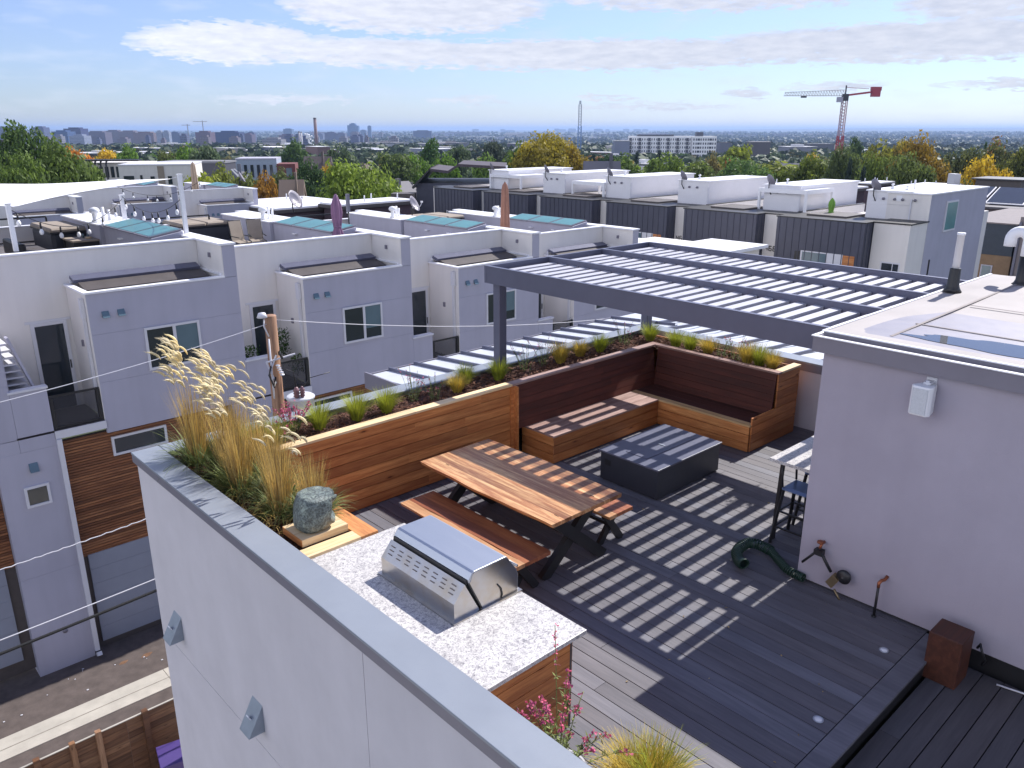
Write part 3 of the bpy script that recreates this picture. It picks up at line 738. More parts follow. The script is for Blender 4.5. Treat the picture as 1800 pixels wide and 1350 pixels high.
stool('dark metal bar stool with a blue seat, nearer the deck edge of the bar table', 8.33, 3.98)
stool('metal bar stool tucked under the granite bar table next to the tower wall', 8.95, 4.02)

# ------------------------------------------------------------------ hose, taps, pipe, box, lights
def coil():
    mb = MB(); path = [Vector(p) for p in ((7.26, 4.02, .12), (7.34, 4.12, .075), (7.52, 4.27, .075), (7.78, 4.27, .085), (7.82, 4.05, .08), (7.70, 3.85, .075), (7.58, 3.66, .07), (7.55, 3.46, .07))]
    # Catmull-Rom
    P_ = []
    for i in range(len(path)-1):
        p0, p1, p2, p3 = path[max(i-1, 0)], path[i], path[i+1], path[min(i+2, len(path)-1)]
        for k in range(12):
            t = k/12; P_.append(.5*((2*p1) + (-p0+p2)*t + (2*p0-5*p1+4*p2-p3)*t*t + (-p0+3*p1-3*p2+p3)*t**3))
    P_.append(path[-1]); pts = []; turns = 56; N = turns*10
    for k in range(N+1):
        u = k/N*(len(P_)-1); i = min(int(u), len(P_)-2); f = u-i
        p = P_[i].lerp(P_[i+1], f); d = (P_[i+1]-P_[i]).normalized()
        a = Vector((0, 0, 1)); b = d.cross(a).normalized(); th = 2*math.pi*k/10
        pts.append(p + (a*math.sin(th) + b*math.cos(th))*(.057 if k < N*.6 else .043))
    mb.tube(pts, .0095, 5, r=.5); return mb
H = coil().build('coiled_hose', M['green_hose']); tag(H, 'dark green coiled garden hose lying on the deck by the tower corner', 'hose')
V = thing('hose_tap', 'brass and copper tap with splitter and timer on the tower wall', 'tap', (7.62, 3.2, .4))
mb = MB(); mb.tube([(0, .1, .12), (-.05, .1, .12), (-.07, .1, .08)], .014, 8); mb.lathe([(.03, 0), (.03, .014)], (-.075, .1, .14), 10); mb.build('valve', M['copper'], V)
mb = MB(); mb.tube([(-.07, .1, .08), (-.09, .16, .0), (-.09, .24, -.1)], .012, 8); mb.tube([(-.07, .1, .08), (-.08, .04, .0), (-.07, -.03, -.1)], .014, 8); mb.obox((-.075, .1, .05), (.03, 0, 0), (0, .04, 0), (0, 0, .025)); mb.build('splitter', M['black'], V)
mb = MB(); mb.obox((-.07, -.06, -.17), (.025, 0, 0), (0, .03, .02), (0, -.03, .05)); mb.tube([(-.07, -.08, -.25), (-.06, -.16, -.37)], .01, 6); mb.build('regulator', M['brass'], V)
ry = Matrix.Rotation(R(90), 3, 'Y')
mb = MB(); mb.lathe([(.01, -.03), (.062, -.03), (.066, -.01), (.05, .0), (.02, .012), (.0, .014)][::1], (-.085, -.15, -.10), 20, ax=Matrix.Rotation(R(-90), 3, 'Y')); mb.build('dial', M['black'], V)
Q = thing('standpipe', 'thin dark standpipe with copper elbow rising from the deck beside the tower wall', 'pipe', (7.50, 2.66, 0))
mb = MB(); mb.tube([(0, 0, 0), (0, 0, .36)], .014, 8); mb.lathe([(.025, 0), (.025, .012)], n=10); mb.build('riser', M['black'], Q)
mb = MB(); mb.tube([(0, 0, .34), (0, 0, .39), (.03, -.01, .41), (.08, -.02, .40), (.12, -.03, .43)], .017, 8); mb.build('elbow', M['copper'], Q)
mb = MB(); mb.box(-.14, .17, -.14, .15, 0, .49); X_ = mb.build('wood_box', wood('redwood_box', (.07, .022, .012), (.11, .036, .02), 'x', knots=False)); X_.location = (7.28, 1.88, -.17)
tag(X_, 'dark redwood box standing on the lower deck against the tower wall', 'box')
X_.modifiers.new('bevel', 'BEVEL').width = .006
mb = MB(); mb.tube([(7.55, 1.72, .1), (7.50, 1.69, .18), (7.48, 1.66, .12), (7.52, 1.63, .02), (7.56, 1.66, -.06)], .012, 6)
tag(mb.build('black_cable', M['black']), 'loop of black cable behind the redwood box', 'cable')
mb = MB(); mb.tube([(7.5, 1.50, -.155), (7.54, 1.3, -.155), (7.56, 1.15, -.155)], .009, 6)
tag(mb.build('pale_tube', M['trim']), 'pale flexible tube lying along the foot of the tower wall', 'tube')
E_ = thing('deck_light', 'round silver deck light nearest the tower wall', 'light', (7.02, 2.35, 0), group='recessed lights in the deck')
mb = MB(); mb.lathe([(.045, .0005), (.045, .006), (.036, .008), (.034, .006)], n=24); mb.build('ring', M['stainless_top'], E_)
mb = MB(); mb.lathe([(.033, .001), (.033, .0065), (.01, .008)], n=24); mb.build('lens', M['white'], E_)
copy_tree(E_, (5.67, 2.32, 0), 0, 'round silver deck light nearer the camera at the step edge')
V.scale = (1.25, 1.15, 1.2)
# wedge lamps on the outer wall
def wedge(label, y, z):
    t = thing('wall_lamp', label, 'lamp', (2.66, y, z), group='wedge lamps on the stucco wall')
    mb = MB(); mb.add([(0, -.09, -.13), (0, .09, -.13), (0, .09, .13), (0, -.09, .13), (-.15, -.09, -.13), (-.15, .09, -.13)], [(0, 1, 2, 3), (3, 2, 5, 4), (0, 4, 5, 1), (0, 3, 4), (1, 5, 2)], .5); t.scale = (1.15, 1.2, 1.2)
    mb.build('shade', plain('galvanised', (.30, .34, .40), .38, metal=.5, var=.1, vs=8), t, bevel=.003)
    mb = MB(); mb.obox((-.085, 0, -.006), (.018, 0, -.031), (0, .022, 0), (-.004, 0, -.002)); mb.build('lens', M['white'], t)
wedge('grey wedge-shaped wall lamp near the far corner of the stucco wall', 8.65, -.85)
wedge('grey wedge-shaped wall lamp lower on the near part of the stucco wall', 6.60, -.85)
# ================================================================== placing aids (image pixel columns and rows turned into world positions)
_fw = Vector((math.cos(R(YAW)), math.sin(R(YAW)), 0)); _rt = Vector((math.sin(R(YAW)), -math.cos(R(YAW)), 0))
def col(c, D):
    """ground position at distance D along the view bearing, c = image pixel column, its offset scaled at 1476 units"""
    p = _fw * D + _rt * ((c - 900) / 1476 * D); return p.x, p.y
def zat(r, D): return CAMH - (r - 228) * D / 1476
def at(c, r, z):
    dx = (c - 900) / 1406; dy = (r - 675) / 1406; P_ = R(PITCH)
    d = _fw * (math.cos(P_) - dy * math.sin(P_)) + _rt * dx + Vector((0, 0, -math.sin(P_) - dy * math.cos(P_)))
    t = (z - CAMH) / d.z; return d.x * t, d.y * t
def ss(a, b, x):
    t = max(0.0, min(1.0, (x - a) / (b - a))); return t*t*(3-2*t)
def ground(x, y):
    r = math.hypot(x, y)
    z = -10.65 - 3.2 * ss(36, 90, r) - 9.5 * ss(90, 700, r) - 22 * ss(700, 2600, r) + 14 * ss(4000, 9000, r)
    b = math.degrees(math.atan2(y, x))
    z += ss(9000, 26000, r) * (22 + 62 * ss(45, 20, b) + 16 * ss(55, 75, b) + 6 * math.sin(b * .35))
    z += ss(300, 1500, r) * 3 * math.sin(x * .0021 + 1) * math.sin(y * .0017)
    return z
def boxmb(x0, x1, y0, y1, z0, z1, r=.5): return MB().box(x0, x1, y0, y1, z0, z1, r)

# ================================================================== townhouses across the alley
UO = (6.17, 24.0, 0.44); UP = 6.63; UZ = -0.385
def framed(name, mb_frame, mb_glass, parent, glass='dark_glass', sash=None):
    f = mb_frame.build(name, M['trim'], parent); mb_glass.build('pane', M[glass], f)
    if sash: sash.build('mullion', M['trim'], f)
    return f
def window_y(parent, u0, u1, w0, w1, v, mull=True, t=.07, glass='dark_glass', blind=True, name='window'):
    f = MB(); f.box(u0, u1, v-.05, v+.02, w0, w0+t); f.box(u0, u1, v-.05, v+.02, w1-t, w1); f.box(u0, u0+t, v-.048, v+.02, w0+t, w1-t); f.box(u1-t, u1, v-.048, v+.02, w0+t, w1-t)
    g = MB(); um = (u0+u1)/2 + .05
    g.box(u0+t, u1-t, v-.012, v+.01, w0+t, w1-t, .3)
    s = None
    if mull: s = MB(); s.box(um-.045, um+.045, v-.04, v-.013, w0+t, w1-t)
    fr = framed(name, f, g, parent, glass, s)
    if blind and mull: MB().box(um+.047, u1-t-.002, v-.02, v-.014, w0+.42, w1-t-.002, .5).build('blind', M['blue_glass'], fr)
    return fr
M['mesh'], _n, _b = newmat('fine_mesh'); _b.inputs['Base Color'].default_value = (.05, .05, .06, 1); _b.inputs['Alpha'].default_value = .35
def townhouse(label, origin):
    t = thing('townhouse', label, 'townhouse', origin, group='grey and cream townhouses in the row across the alley')
    # grey front block with a small terrace on top
    mb = MB()
    zj = [-4.15, -2.62, -1.22, -.06]; uj = [0.02, 1.5 if False else 4.4]
    for i in range(3): mb.box(0.02, 4.4, 0, .12, zj[i]+.006, zj[i+1]-.006, .5)
    mb.box(4.02, 4.4, 0, .12, -.054, .92, .5); mb.box(4.405, 4.42, .01, 1.9, -4.1, .92, .5)
    mb.box(.03, 4.39, .01, .12, -4.14, -.07, .5)
    mb.build('front_wall', M['greyblue'], t)
    mb = MB(); mb.box(.01, .06, .125, 1.88, -3.7, -.06, .5); mb.box(4.0, 4.02, .02, 1.88, -.4, .92, .5); mb.box(.1, 4.0, .14, 1.88, -.55, -.45, .5); mb.box(-.0, .018, 0, .12, -3.9, -.06, .5)
    mb.build('side_wall', M['cream'], t)
    mb = MB(); mb.box(-2.25, 4.0, 1.89, 2.05, -3.9, .92, .5); mb.box(4.03, 4.38, .14, 13.4, -3, .92, .5); mb.box(-2.2, 4.0, 12.9, 13.1, -1, .6, .5)
    mb.box(-2.3, 4.0, 2.06, 12.9, -4, -.12, .5)
    mb.build('cream_wall', M['cream'], t)
    mb = MB(); mb.box(-.04, 4.0, -.05, .17, -.055, .0); mb.box(-.04, .14, .17, 1.88, -.055, .0)
    mb.box(3.93, 4.45, -.05, 13.45, .925, .985); mb.box(-2.3, 3.93, 1.84, 2.12, .93, .98); mb.box(.14, 4.0, 1.80, 1.885, .0, .13); mb.box(3.93, 3.998, .17, 1.8, .0, .06)
    mb.box(-2.3, 3.9, 12.85, 13.15, .6, .64)
    mb.build('coping', M['coping'], t)
    MB().box(-2.2, 3.99, 2.13, 12.85, -.115, -.06).build('roof_deck', M['roofdeck'], t)
    # folded dark awning in the terrace
    mb = MB(); mb.obox((2.0, 1.62, .14), (1.86, 0, 0), (0, .17, .05), (0, -.02, .05)); mb.build('awning', M['steel_blue'], t)
    mb = MB(); mb.obox((2.05, 1.12, -.05), (1.8, 0, 0), (0, .33, .07), (0, -.012, .045)); mb.box(.2, 3.9, .2, 1.85, -.44, -.40); mb.build('awning_board', M['dark_brown'], t)
    # recess with balcony
    mb = MB(); mb.box(-2.25, .0, .0, 1.88, -3.78, -3.72); mb.box(-1.33, 0.0, -.02, .1, -3.95, -3.72); mb.build('balcony_floor', M['dark_brown'], t)
    mb = MB(); mb.box(-1.33, .02, -.05, -.022, -3.97, -3.74); mb.build('ledge', M['trim'], t)
    MB().box(-2.27, -1.30, -.05, .2, -2.46, -2.40).build('wall_cap', M['trim'], t)
    mb = MB(); mb.box(-2.22, -1.33, 0, .14, -4.15, -2.465, .5); mb.box(-2.85, -1.33, 0, 1.2, -7.9, -4.155, .5); mb.box(-2.85, -2.225, 0.005, 1.2, -4.154, -3.775, .5); mb.box(-2.85, -1.33, 0, 1.2, -11.4, -7.905, .5)
    mb.build('pier', M['greyblue'], t)
    rl = MB(); rl.box(-1.31, -.02, .02, .07, -2.79, -2.73); rl.box(-1.31, -.02, .02, .07, -3.70, -3.65); rl.box(-1.31, -1.23, .0, .09, -3.7, -2.79); rl.box(-.12, -.02, .0, .09, -3.7, -2.79)
    rf = rl.build('railing', M['black'], t); MB().box(-1.22, -.13, .04, .045, -3.64, -2.8, .2).build('mesh_panel', M['mesh'], rf)
    # glazed door
    u0, u1, w0, w1 = -1.08, -.12, -3.3, -1.05
    f = MB(); f.box(u0, u1, 1.83, 1.887, w1-.09, w1); f.box(u0, u0+.1, 1.83, 1.887, w0-.4, w1-.09); f.box(u1-.1, u1, 1.83, 1.887, w0-.4, w1-.09); f.box(u0-.12, u1+.12, 1.86, 1.888, w1, w1+.07)
    dr = f.build('door', M['trim'], t); MB().box(u0+.1, u1-.1, 1.855, 1.88, w0-.4, w1-.09, .2).build('pane', M['dark_glass'], dr)
    MB().box(u1-.09, u1-.06, 1.80, 1.83, -2.5, -2.25).build('handle', M['black'], dr)
    window_y(t, 1.42, 3.05, -2.52, -1.23, 0)
    # timber band, garage door
    mb = MB(); z = -4.17
    while z > -7.85: mb.box(-1.31, 3.77, .28, .32, z-.078, z-.012); z -= .085
    mb.build('timber_band', M['brown_slat'], t)
    MB().box(-1.33, 3.78, .321, .4, -11.3, -4.16).build('timber_backing', M['dark_brown'], t)
    window_y(t, .15, 1.75, -4.98, -4.38, .27, False)
    mb = MB(); z = -7.87
    for k in range(6): mb.box(-1.0, 3.5, .25, .318, z-.5, z-.006, .5); z -= .5
    mb.build('garage_door', M['garage'], t)
    window_y(t, -2.33, -1.70, -5.78, -5.16, 0, False)
    # rainwater pipes
    p = MB(); p.box(-.10, .0, .15, .35, -.75, -.2); p.box(-.08, .0, .2, .3, -3.7, -.75); p.build('downspout', M['trim'], t)
    p = MB(); p.box(-1.33, -1.2, -.1, -.003, -10.9, -3.98); p.obox((-1.26, -.16, -10.98), (.065, 0, 0), (0, .09, -.05), (0, .03, .05)); p.build('downspout', M['trim'], t)
    for (a, b_) in ((.36, .55), (.78, .97)):
        MB().add([(a, -.004, -.74), (b_, -.004, -.74), (b_, -.004, -.58), (a, -.004, -.58), (a, -.11, -.76), (b_, -.11, -.76)], [(0, 1, 2, 3), (3, 2, 5, 4), (0, 4, 5, 1), (0, 3, 4), (1, 5, 2)], .5).build('vent_hood', M['blue_glass'], t)
    MB().add([(-2.1, -.004, -4.72), (-1.88, -.004, -4.72), (-1.88, -.004, -4.5), (-2.1, -.004, -4.5), (-2.1, -.13, -4.74), (-1.88, -.13, -4.74)], [(0, 1, 2, 3), (3, 2, 5, 4), (0, 4, 5, 1), (0, 3, 4), (1, 5, 2)], .5).build('vent_hood', M['blue_glass'], t)
    ml = MB(); ml.lathe([(.05, 0), (.05, .06)], (-.6 + 4.0 - .2, 0, 0), 10, ax=Matrix.Rotation(R(-90), 3, 'Y')); ml = MB(); ml.obox((3.97, .9, .55), (.03, 0, 0), (0, .05, 0), (0, 0, .07)); ml.obox((-.015, .9, -1.6), (.025, 0, 0), (0, .05, 0), (0, 0, .09)); ml.build('wall_light', M['fascia'], t)
    mb = MB(); mb.lathe([(.07, 0), (.07, .012)], (-2.0, -.004, -9.9), 14, ax=Matrix.Rotation(R(90), 3, 'X')); mb.build('cover_plate', M['fascia'], t)
    # skylight bulkhead beside the party wall
    s = MB(); s.prism([(2.98, 2.9, -.1), (4.0, 2.9, -.1), (4.0, 2.9, 1.10), (2.98, 2.9, .94)], (0, 4.8, 0), .5); s.box(2.85, 4.0, 7.75, 12.4, -.1, .96, .5); s.build('bulkhead', M['greyblue'], t)
    s = MB(); s.box(2.8, 4.02, 7.72, 12.45, .965, 1.01); s.build('bulkhead_roof', M['coping'], t)
    for k in range(3):
        y0 = 2.98 + k*1.55; f = MB()
        f.prism([(2.92, y0, .95), (4.03, y0, 1.125), (4.03, y0, 1.17), (2.92, y0, .99)], (0, 1.51, 0), .5)
        fr = f.build('skylight', M['fascia'], t)
        MB().prism([(2.98, y0+.06, 1.002), (3.97, y0+.06, 1.163), (3.97, y0+.06, 1.171), (2.98, y0+.06, 1.01)], (0, 1.39, 0), .5).build('pane', M['teal_glass'], fr)
    for k in range(2): MB().obox((2.93, 4.2+k*1.6, .68), (.08, 0, 0), (0, .1, 0), (0, 0, .02)).build('vent_cap', M['white'], t)
    return t
th_lab = ['townhouse cut off by the left picture edge, only its pier and timber band visible',
          'nearest whole townhouse of the alley row, with a hot tub on its roof deck',
          'second townhouse of the alley row, behind the utility pole, purple umbrella on its roof',
          'third townhouse of the alley row, a brown closed umbrella at its roof edge',
          'last townhouse of the alley row, partly behind the pergola beam']
M['roofdeck'] = plain('roof_decking', (.13, .12, .125), .8, var=.15)
TH = townhouse(th_lab[0], (UO[0]-UP, UO[1], UO[2]-UZ))
for i in range(4): copy_tree(TH, (UO[0]+UP*i, UO[1], UO[2]+UZ*i), 0, th_lab[i+1])
# second row beyond the courtyard
c_lab = ['back-row townhouse under the white shade sail, its grey front above the hot tub',
         'back-row townhouse with a bulb-lit terrace, left of the tall white sail post',
         'back-row townhouse right of the white sail post, with a cream terrace wall']
for i, X in enumerate((15.15, 21.1, 26.85)):
    r = copy_tree(TH, (X - 4.4*.87, 56, [-.25, .12, -.28][i]), 0, c_lab[i], scale=(.87, .8, 1)); r['group'] = 'townhouses in the second row beyond the courtyard'

# ------------------------------------------------------------------ row with dark cladding on the right
def dark_unit(label, y0, first=False):
    t = thing('clad_townhouse', label, 'townhouse', (42, y0, .12), group='dark-clad townhouses with white penthouses')
    mb = MB(); mb.box(0, 2.6, 0, 5.0, -3.5, -.04, .5)
    y = .2
    while y < 5: mb.box(-.03, 0, y, y+.035, -3.5, -.04, .5); y += .42
    for k in range(6): mb.box(.2+k*.42, .235+k*.42, -.03, 0, -3.5, -.04, .5)
    mb.build('cladding', M['dark_metal'], t)
    mb = MB(); mb.box(-.05, 2.6, -.05, 5.05, -.038, .02); mb.build('cap', M['black'], t)
    mb = MB(); mb.box(.9, 2.6, 5.06, 6.28, -8, -.04, .5); mb.box(2.6, 11, 5.0, 5.16, -.6, .02, .5); mb.box(.05, 11, .05, 6.2, -11.5, -3.52, .5); mb.box(2.62, 11, -1.2, 6.2, -3.4, -.5, .5); mb.build('wall', M['cream'], t)
    mb = MB(); mb.box(.85, 2.65, 5.055, 6.3, -.038, .02); mb.box(2.6, 11, 4.98, 5.2, .021, .06); mb.build('wall_cap', M['black'], t)
    mb = MB(); mb.box(3.0, 10.4, -.95, 1.4, -.45, 1.42, .5); mb.box(2.99, 10.41, -.96, 1.41, .75, .765, .5); mb.build('penthouse', M['stucco_w'], t)
    mb = MB(); mb.box(2.93, 10.5, -1.03, 1.48, 1.422, 1.49); mb.build('penthouse_roof', M['coping'], t)
    mb = MB(); mb.box(2.9, 3.0, -1.01, -.952, -.4, 1.1); mb.build('downspout', M['trim'], t)
    for yy in (-.1, .5):
        MB().lathe([(.07, 0), (.07, .1)], (2.99, yy, 1.05), 10, ax=Matrix.Rotation(R(-90), 3, 'Y')).build('wall_light', M['fascia'], t)
    f = MB(); f.box(-.012, -.001, 1.0, 3.4, -3.49, -1.75); fr = f.build('window', M['trim'], t); MB().box(-.02, -.0125, 1.9, 3.3, -3.49, -1.81).build('pane', M['blue_glass'], fr); MB().box(-.02, -.0125, 3.45, 3.75, -3.49, -1.81).build('pane', M['black'], fr)
    MB().box(-.02, -.002, -.0 + .35, .98, -3.49, -1.78).build('timber_panel', M['cedar_y'], t)
    mb = MB(); mb.obox((.5, 5.03, -1.6), (.12, 0, 0), (0, .1, 0), (0, 0, .3)); mb.build('wall_lantern', M['black'], t)
    # four-figure house number, stroke by stroke
    seg = {'4': 'bcfg', '6': 'acdefg', '8': 'abcdefg', '1': 'bc'}
    for k, dch in enumerate('4684'):
        mb = MB(); yb = 6.1 - k*.26; zb = -2.12; wv, hv = .15, .13
        S = {'a': ((0, 2), (1, 2)), 'b': ((1, 2), (1, 1)), 'c': ((1, 1), (1, 0)), 'd': ((0, 0), (1, 0)), 'e': ((0, 0), (0, 1)), 'f': ((0, 1), (0, 2)), 'g': ((0, 1), (1, 1))}
        for c in seg[dch]:
            (a, b1), (c1, d1) = S[c]; mb.bar((.885, yb - a*wv, zb + b1*hv), (.885, yb - c1*wv, zb + d1*hv), .045, .03, up=(1, 0, 0))
        mb.build('house_number', M['black'], t)
    # dish on the penthouse corner
    mb = MB(); rot = Matrix.Rotation(R(60), 3, 'Y') @ Matrix.Rotation(R(25), 3, 'X')
    mb.lathe([(.0, .0), (.15, .02), (.28, .07), (.38, .14), (.385, .15), (.28, .085), (.15, .035), (0, .015)], (2.85, 1.05, 1.66), 20, ax=rot)
    d = mb.build('satellite_dish', M['fascia'], t); mb = MB(); mb.tube([(3.0, .95, .9), (2.8, 1.0, 1.2), (2.86, 1.05, 1.6)], .03, 6); mb.build('dish_arm', M['black'], d)
    mb = MB(); mb.lathe([(.10, 0), (.10, .1), (.03, .14), (.03, .2), (.1, .22), (.06, .3)], (4.2, .6, 1.49), 12); mb.build('roof_vent', M['white'], t)
    mb = MB(); mb.box(1.2, 3.6, 1.6, 3.9, -.5, .12); mb.build('roof_canopy', M['dark_brown'], t)
    return t
db = ['nearest dark-clad townhouse, a closed green umbrella on its roof', 'second dark-clad townhouse from the right, white pergola on its roof', 'third dark-clad townhouse from the right, mid row',
      'fourth dark-clad townhouse from the right, behind the brown closed umbrella', 'fifth dark-clad townhouse from the right, before the dark sloping roofs']
DU = dark_unit(db[0], 18.32)
db.append('last dark-clad townhouse, cut off by the bright green tree')
for k in range(1, 6): copy_tree(DU, (42, 18.32 + 6.3*k, .12), 0, db[k])
# white end house of that row
t = thing('end_townhouse', 'tall white end house of the dark-clad row, one window high in its blank side', 'townhouse', (42.9, 16.4, .12)); eo = (0, 0, 0)
mb = MB(); mb.box(0, 2.2, 0, 1.86, -11.5, -.04, .5); mb.box(2.2, 11.6, .05, 1.8, -11.5, -.04, .5); mb.build('wall', M['cream'], t)
MB().box(-.06, 2.25, -.06, 1.9, -.038, .03).build('cap', M['black'], t)
mb = MB(); mb.box(2.1, 10.6, -.02, 2.2, -.036, 1.36, .5); mb.box(2.2, 10.6, -.02, .049, -11.5, -.037, .5); mb.build('penthouse', M['greyblue'], t)
mb = MB(); mb.box(2.09, 2.12, -.03, 2.21, -.03, 1.355, .5); mb.build('penthouse_front', M['cream'], t)
mb = MB(); mb.box(2.04, 10.68, -.07, 2.26, 1.362, 1.43); mb.build('penthouse_roof', M['coping'], t)
f = MB(); f.box(4.35, 6.0, -.08, -.021, -.72, .93); fr = f.build('window', M['trim'], t); MB().box(4.45, 5.9, -.09, -.081, -.62, .83).build('pane', M['teal_glass'], fr)
f = MB(); f.box(3.05, 3.2, -.05, -.021, -4.2, -2.1); f.build('slit_window', M['black'], t)
f = MB(); f.box(-.02, -.001, .25, 1.25, -4, -2.0); fr = f.build('window', M['trim'], t); MB().box(-.03, -.021, .32, 1.18, -4, -2.07).build('pane', M['dark_glass'], fr); MB().box(-.036, -.031, .6, .64, -4, -2.07).build('mullion', M['trim'], fr)
for yy in (.75, 1.4): MB().lathe([(.07, 0), (.07, .1)], (2.08, yy, 1.05), 10, ax=Matrix.Rotation(R(-90), 3, 'Y')).build('wall_light', M['fascia'], t)
MB().box(2.075, 2.088, 1.45, 1.75, .95, 1.25).build('wall_box', M['white'], t)
mb = MB(); mb.lathe([(.10, 0), (.10, .1), (.03, .14), (.03, .2), (.1, .22), (.06, .3)], (3.2, 1.7, 1.43), 12); mb.tube([(3.9, 1.6, 1.43), (3.9, 1.6, 2.0)], .05, 8); mb.build('roof_vent', M['white'], t)
# white pergolas on the roofs
def white_pergola(label, x, y, z, sx, sy, h):
    t = thing('white_pergola', label, 'pergola', (x, y, z), group='white pergolas on the dark-clad row')
    mb = MB(); mb.box(0, sx, 0, sy, h-.02, h+.06)
    mb.build('roof', M['coping'], t); mb = MB(); mb.box(-.05, sx+.05, -.05, 0, h-.16, h+.08); mb.box(-.05, 0, 0, sy, h-.16, h+.08); mb.box(-.05, sx, sy, sy+.05, h-.16, h+.08); mb.build('beam', M['white'], t)
    for (a, b) in ((0, 0), (0, sy), (sx, 0), (sx, sy)): MB().box(a-.07, a+.07, b-.07, b+.07, 0, h-.02).build('post', M['white'], t)
white_pergola('white pergola between two penthouses, on the second dark-clad townhouse', 44.8, 19.5+6.3-2.6, -.4, 3.2, 3.0, 1.7)
white_pergola('white pergola on the farthest dark-clad townhouse, left of all penthouses', 44.8, 18.32+6.3*5-2.6, -.4, 3.2, 3.6, 1.6)
white_pergola('white pergola in front of the second-farthest penthouse', 44.8, 18.32+6.3*3+1.4, -.4, 3.0, 3.0, 1.45)
# low white roofs in front of the dark row
t = thing('low_white_building', 'low building with a white canopy roof beyond the pergola, in front of the dark-clad row', 'building', (36, 22, -1.05))
mb = MB(); mb.box(-1.0, 2.6, .3, 7.2, -10, -.25, .5); mb.build('wall', M['cream'], t)
mb = MB(); mb.box(-1.3, 2.8, -.1, 3.4, -.16, .0); mb.box(-2.2, 1.2, 3.6, 7.6, -.3, -.2); mb.build('roof', M['coping'], t)
mb = MB(); mb.box(-2.3, -2.1, 3.5, 7.7, -.32, -.15); mb.build('roof_edge', M['black'], t)
# dark blue and tan house on the right
t = thing('blue_tan_house', 'dark blue and tan house beyond the stair tower, narrow white window upstairs', 'house', (60, 16.3, -1.2))
mb = MB(); mb.box(0, 10, 0, 3.9, -2.05, -.0, .5); mb.build('upper_wall', plain('navy_siding', (.03, .042, .062), .7), t)
mb = MB(); mb.box(.05, 10, -.0, 3.9, -12, -2.06, .5); mb.build('brick_wall', plain('tan_brick', (.2, .135, .085), .9, var=.12), t)
mb = MB(); mb.box(-.1, 12, -.1, 4.0, .0, .08); mb.box(-.02, 12, -9, -.15, -12, .55, .5); mb.build('roof_edge', plain('taupe_panel', (.19, .165, .17), .8), t)
f = MB(); f.box(-.04, 0, 2.32, 2.78, -1.65, -.55); fr = f.build('window', M['trim'], t); MB().box(-.05, -.041, 2.38, 2.72, -1.59, -.61).build('pane', M['dark_glass'], fr)
f = MB(); f.box(.0, .049, 1.0, 1.7, -3.6, -2.75); fr = f.build('window', M['greyblue'], t); MB().box(-.01, -.001, 1.08, 1.62, -3.55, -2.8).build('pane', M['blue_glass'], fr)
MB().box(-.05, 1.2, 3.5, 4.9, .1, .62).build('roof_unit', M['coping'], t)
MB().box(-.12, -.03, -.3, -.15, -12, .2).build('downspout', M['steel_blue'], t)

# ------------------------------------------------------------------ roof-deck furniture
def hot_tub(label, x, y, z, s=1.05, rz=0, grp='covered hot tubs on the roof decks'):
    t = thing('hot_tub', label, 'hot tub', (x, y, z), rz, grp)
    MB().bbox(-s, s, -s, s, 0, .78, .12, .5).build('cabinet', M['pit'], t)
    mb = MB(); mb.bbox(-s-.03, -.012, -s-.03, s+.03, .785, .92, .06, .5); o = mb.build('cover', M['tan'], t)
    mb = MB(); mb.bbox(.012, s+.03, -s-.03, s+.03, .785, .92, .06, .5); o = mb.build('cover', M['tan'], t)
    MB().box(-s-.035, s+.035, -s-.035, s+.035, .72, .784).build('skirt', M['black'], t)
    return t
hot_tub('large covered hot tub on the roof deck of the nearest whole townhouse, under the sail', 9.25, 34.9, .32, 1.42)
x, y = at(345, 388, .80); hot_tub('covered hot tub behind the white sail post on the second townhouse', x, y, -.1, 1.1)
x, y = at(765, 380, .25); hot_tub('covered hot tub beside the satellite dish on the third townhouse', x, y, -.6, 1.1)
t = thing('patio_table', 'low dark patio table with a tan top in front of the hot tub', 'table', (8.75, 32.6, .32)); t.scale = (1.25, 1.2, 1.05); 
MB().box(-.5, .5, -.55, .55, .50, .56).build('tabletop', M['tan'], t)
for (a, b) in ((-.45, -.5), (.45, -.5), (.45, .5), (-.45, .5)): MB().box(a-.04, a+.04, b-.04, b+.04, 0, .5).build('leg', M['black'], t)
mb = MB(); mb.box(-.46, .46, -.51, .51, .08, .497); mb.build('base_panel', M['black'], t)
mb = MB(); mb.lathe([(0, 0), (.1, 0), (.12, .03), (.09, .05), (0, .06)], n=12); o = mb.build('snack_bowl', M['pale_x']); o.location = (8.8, 32.45, .91); tag(o, 'small wooden bowl on the low patio table', 'bowl')
for k, (a, b) in enumerate(((8.7, 32.75), (8.86, 32.72))):
    mb = MB(); mb.lathe([(0, 0), (.035, 0), (.04, .15), (.033, .15), (.03, .01)], n=12); o = mb.build('drinking_glass', M['blue_glass']); o.location = (a, b, .91)
    tag(o, ['left of the two drinking glasses on the low patio table', 'right of the two drinking glasses on the low patio table'][k], 'glass', 'glasses on the patio table')
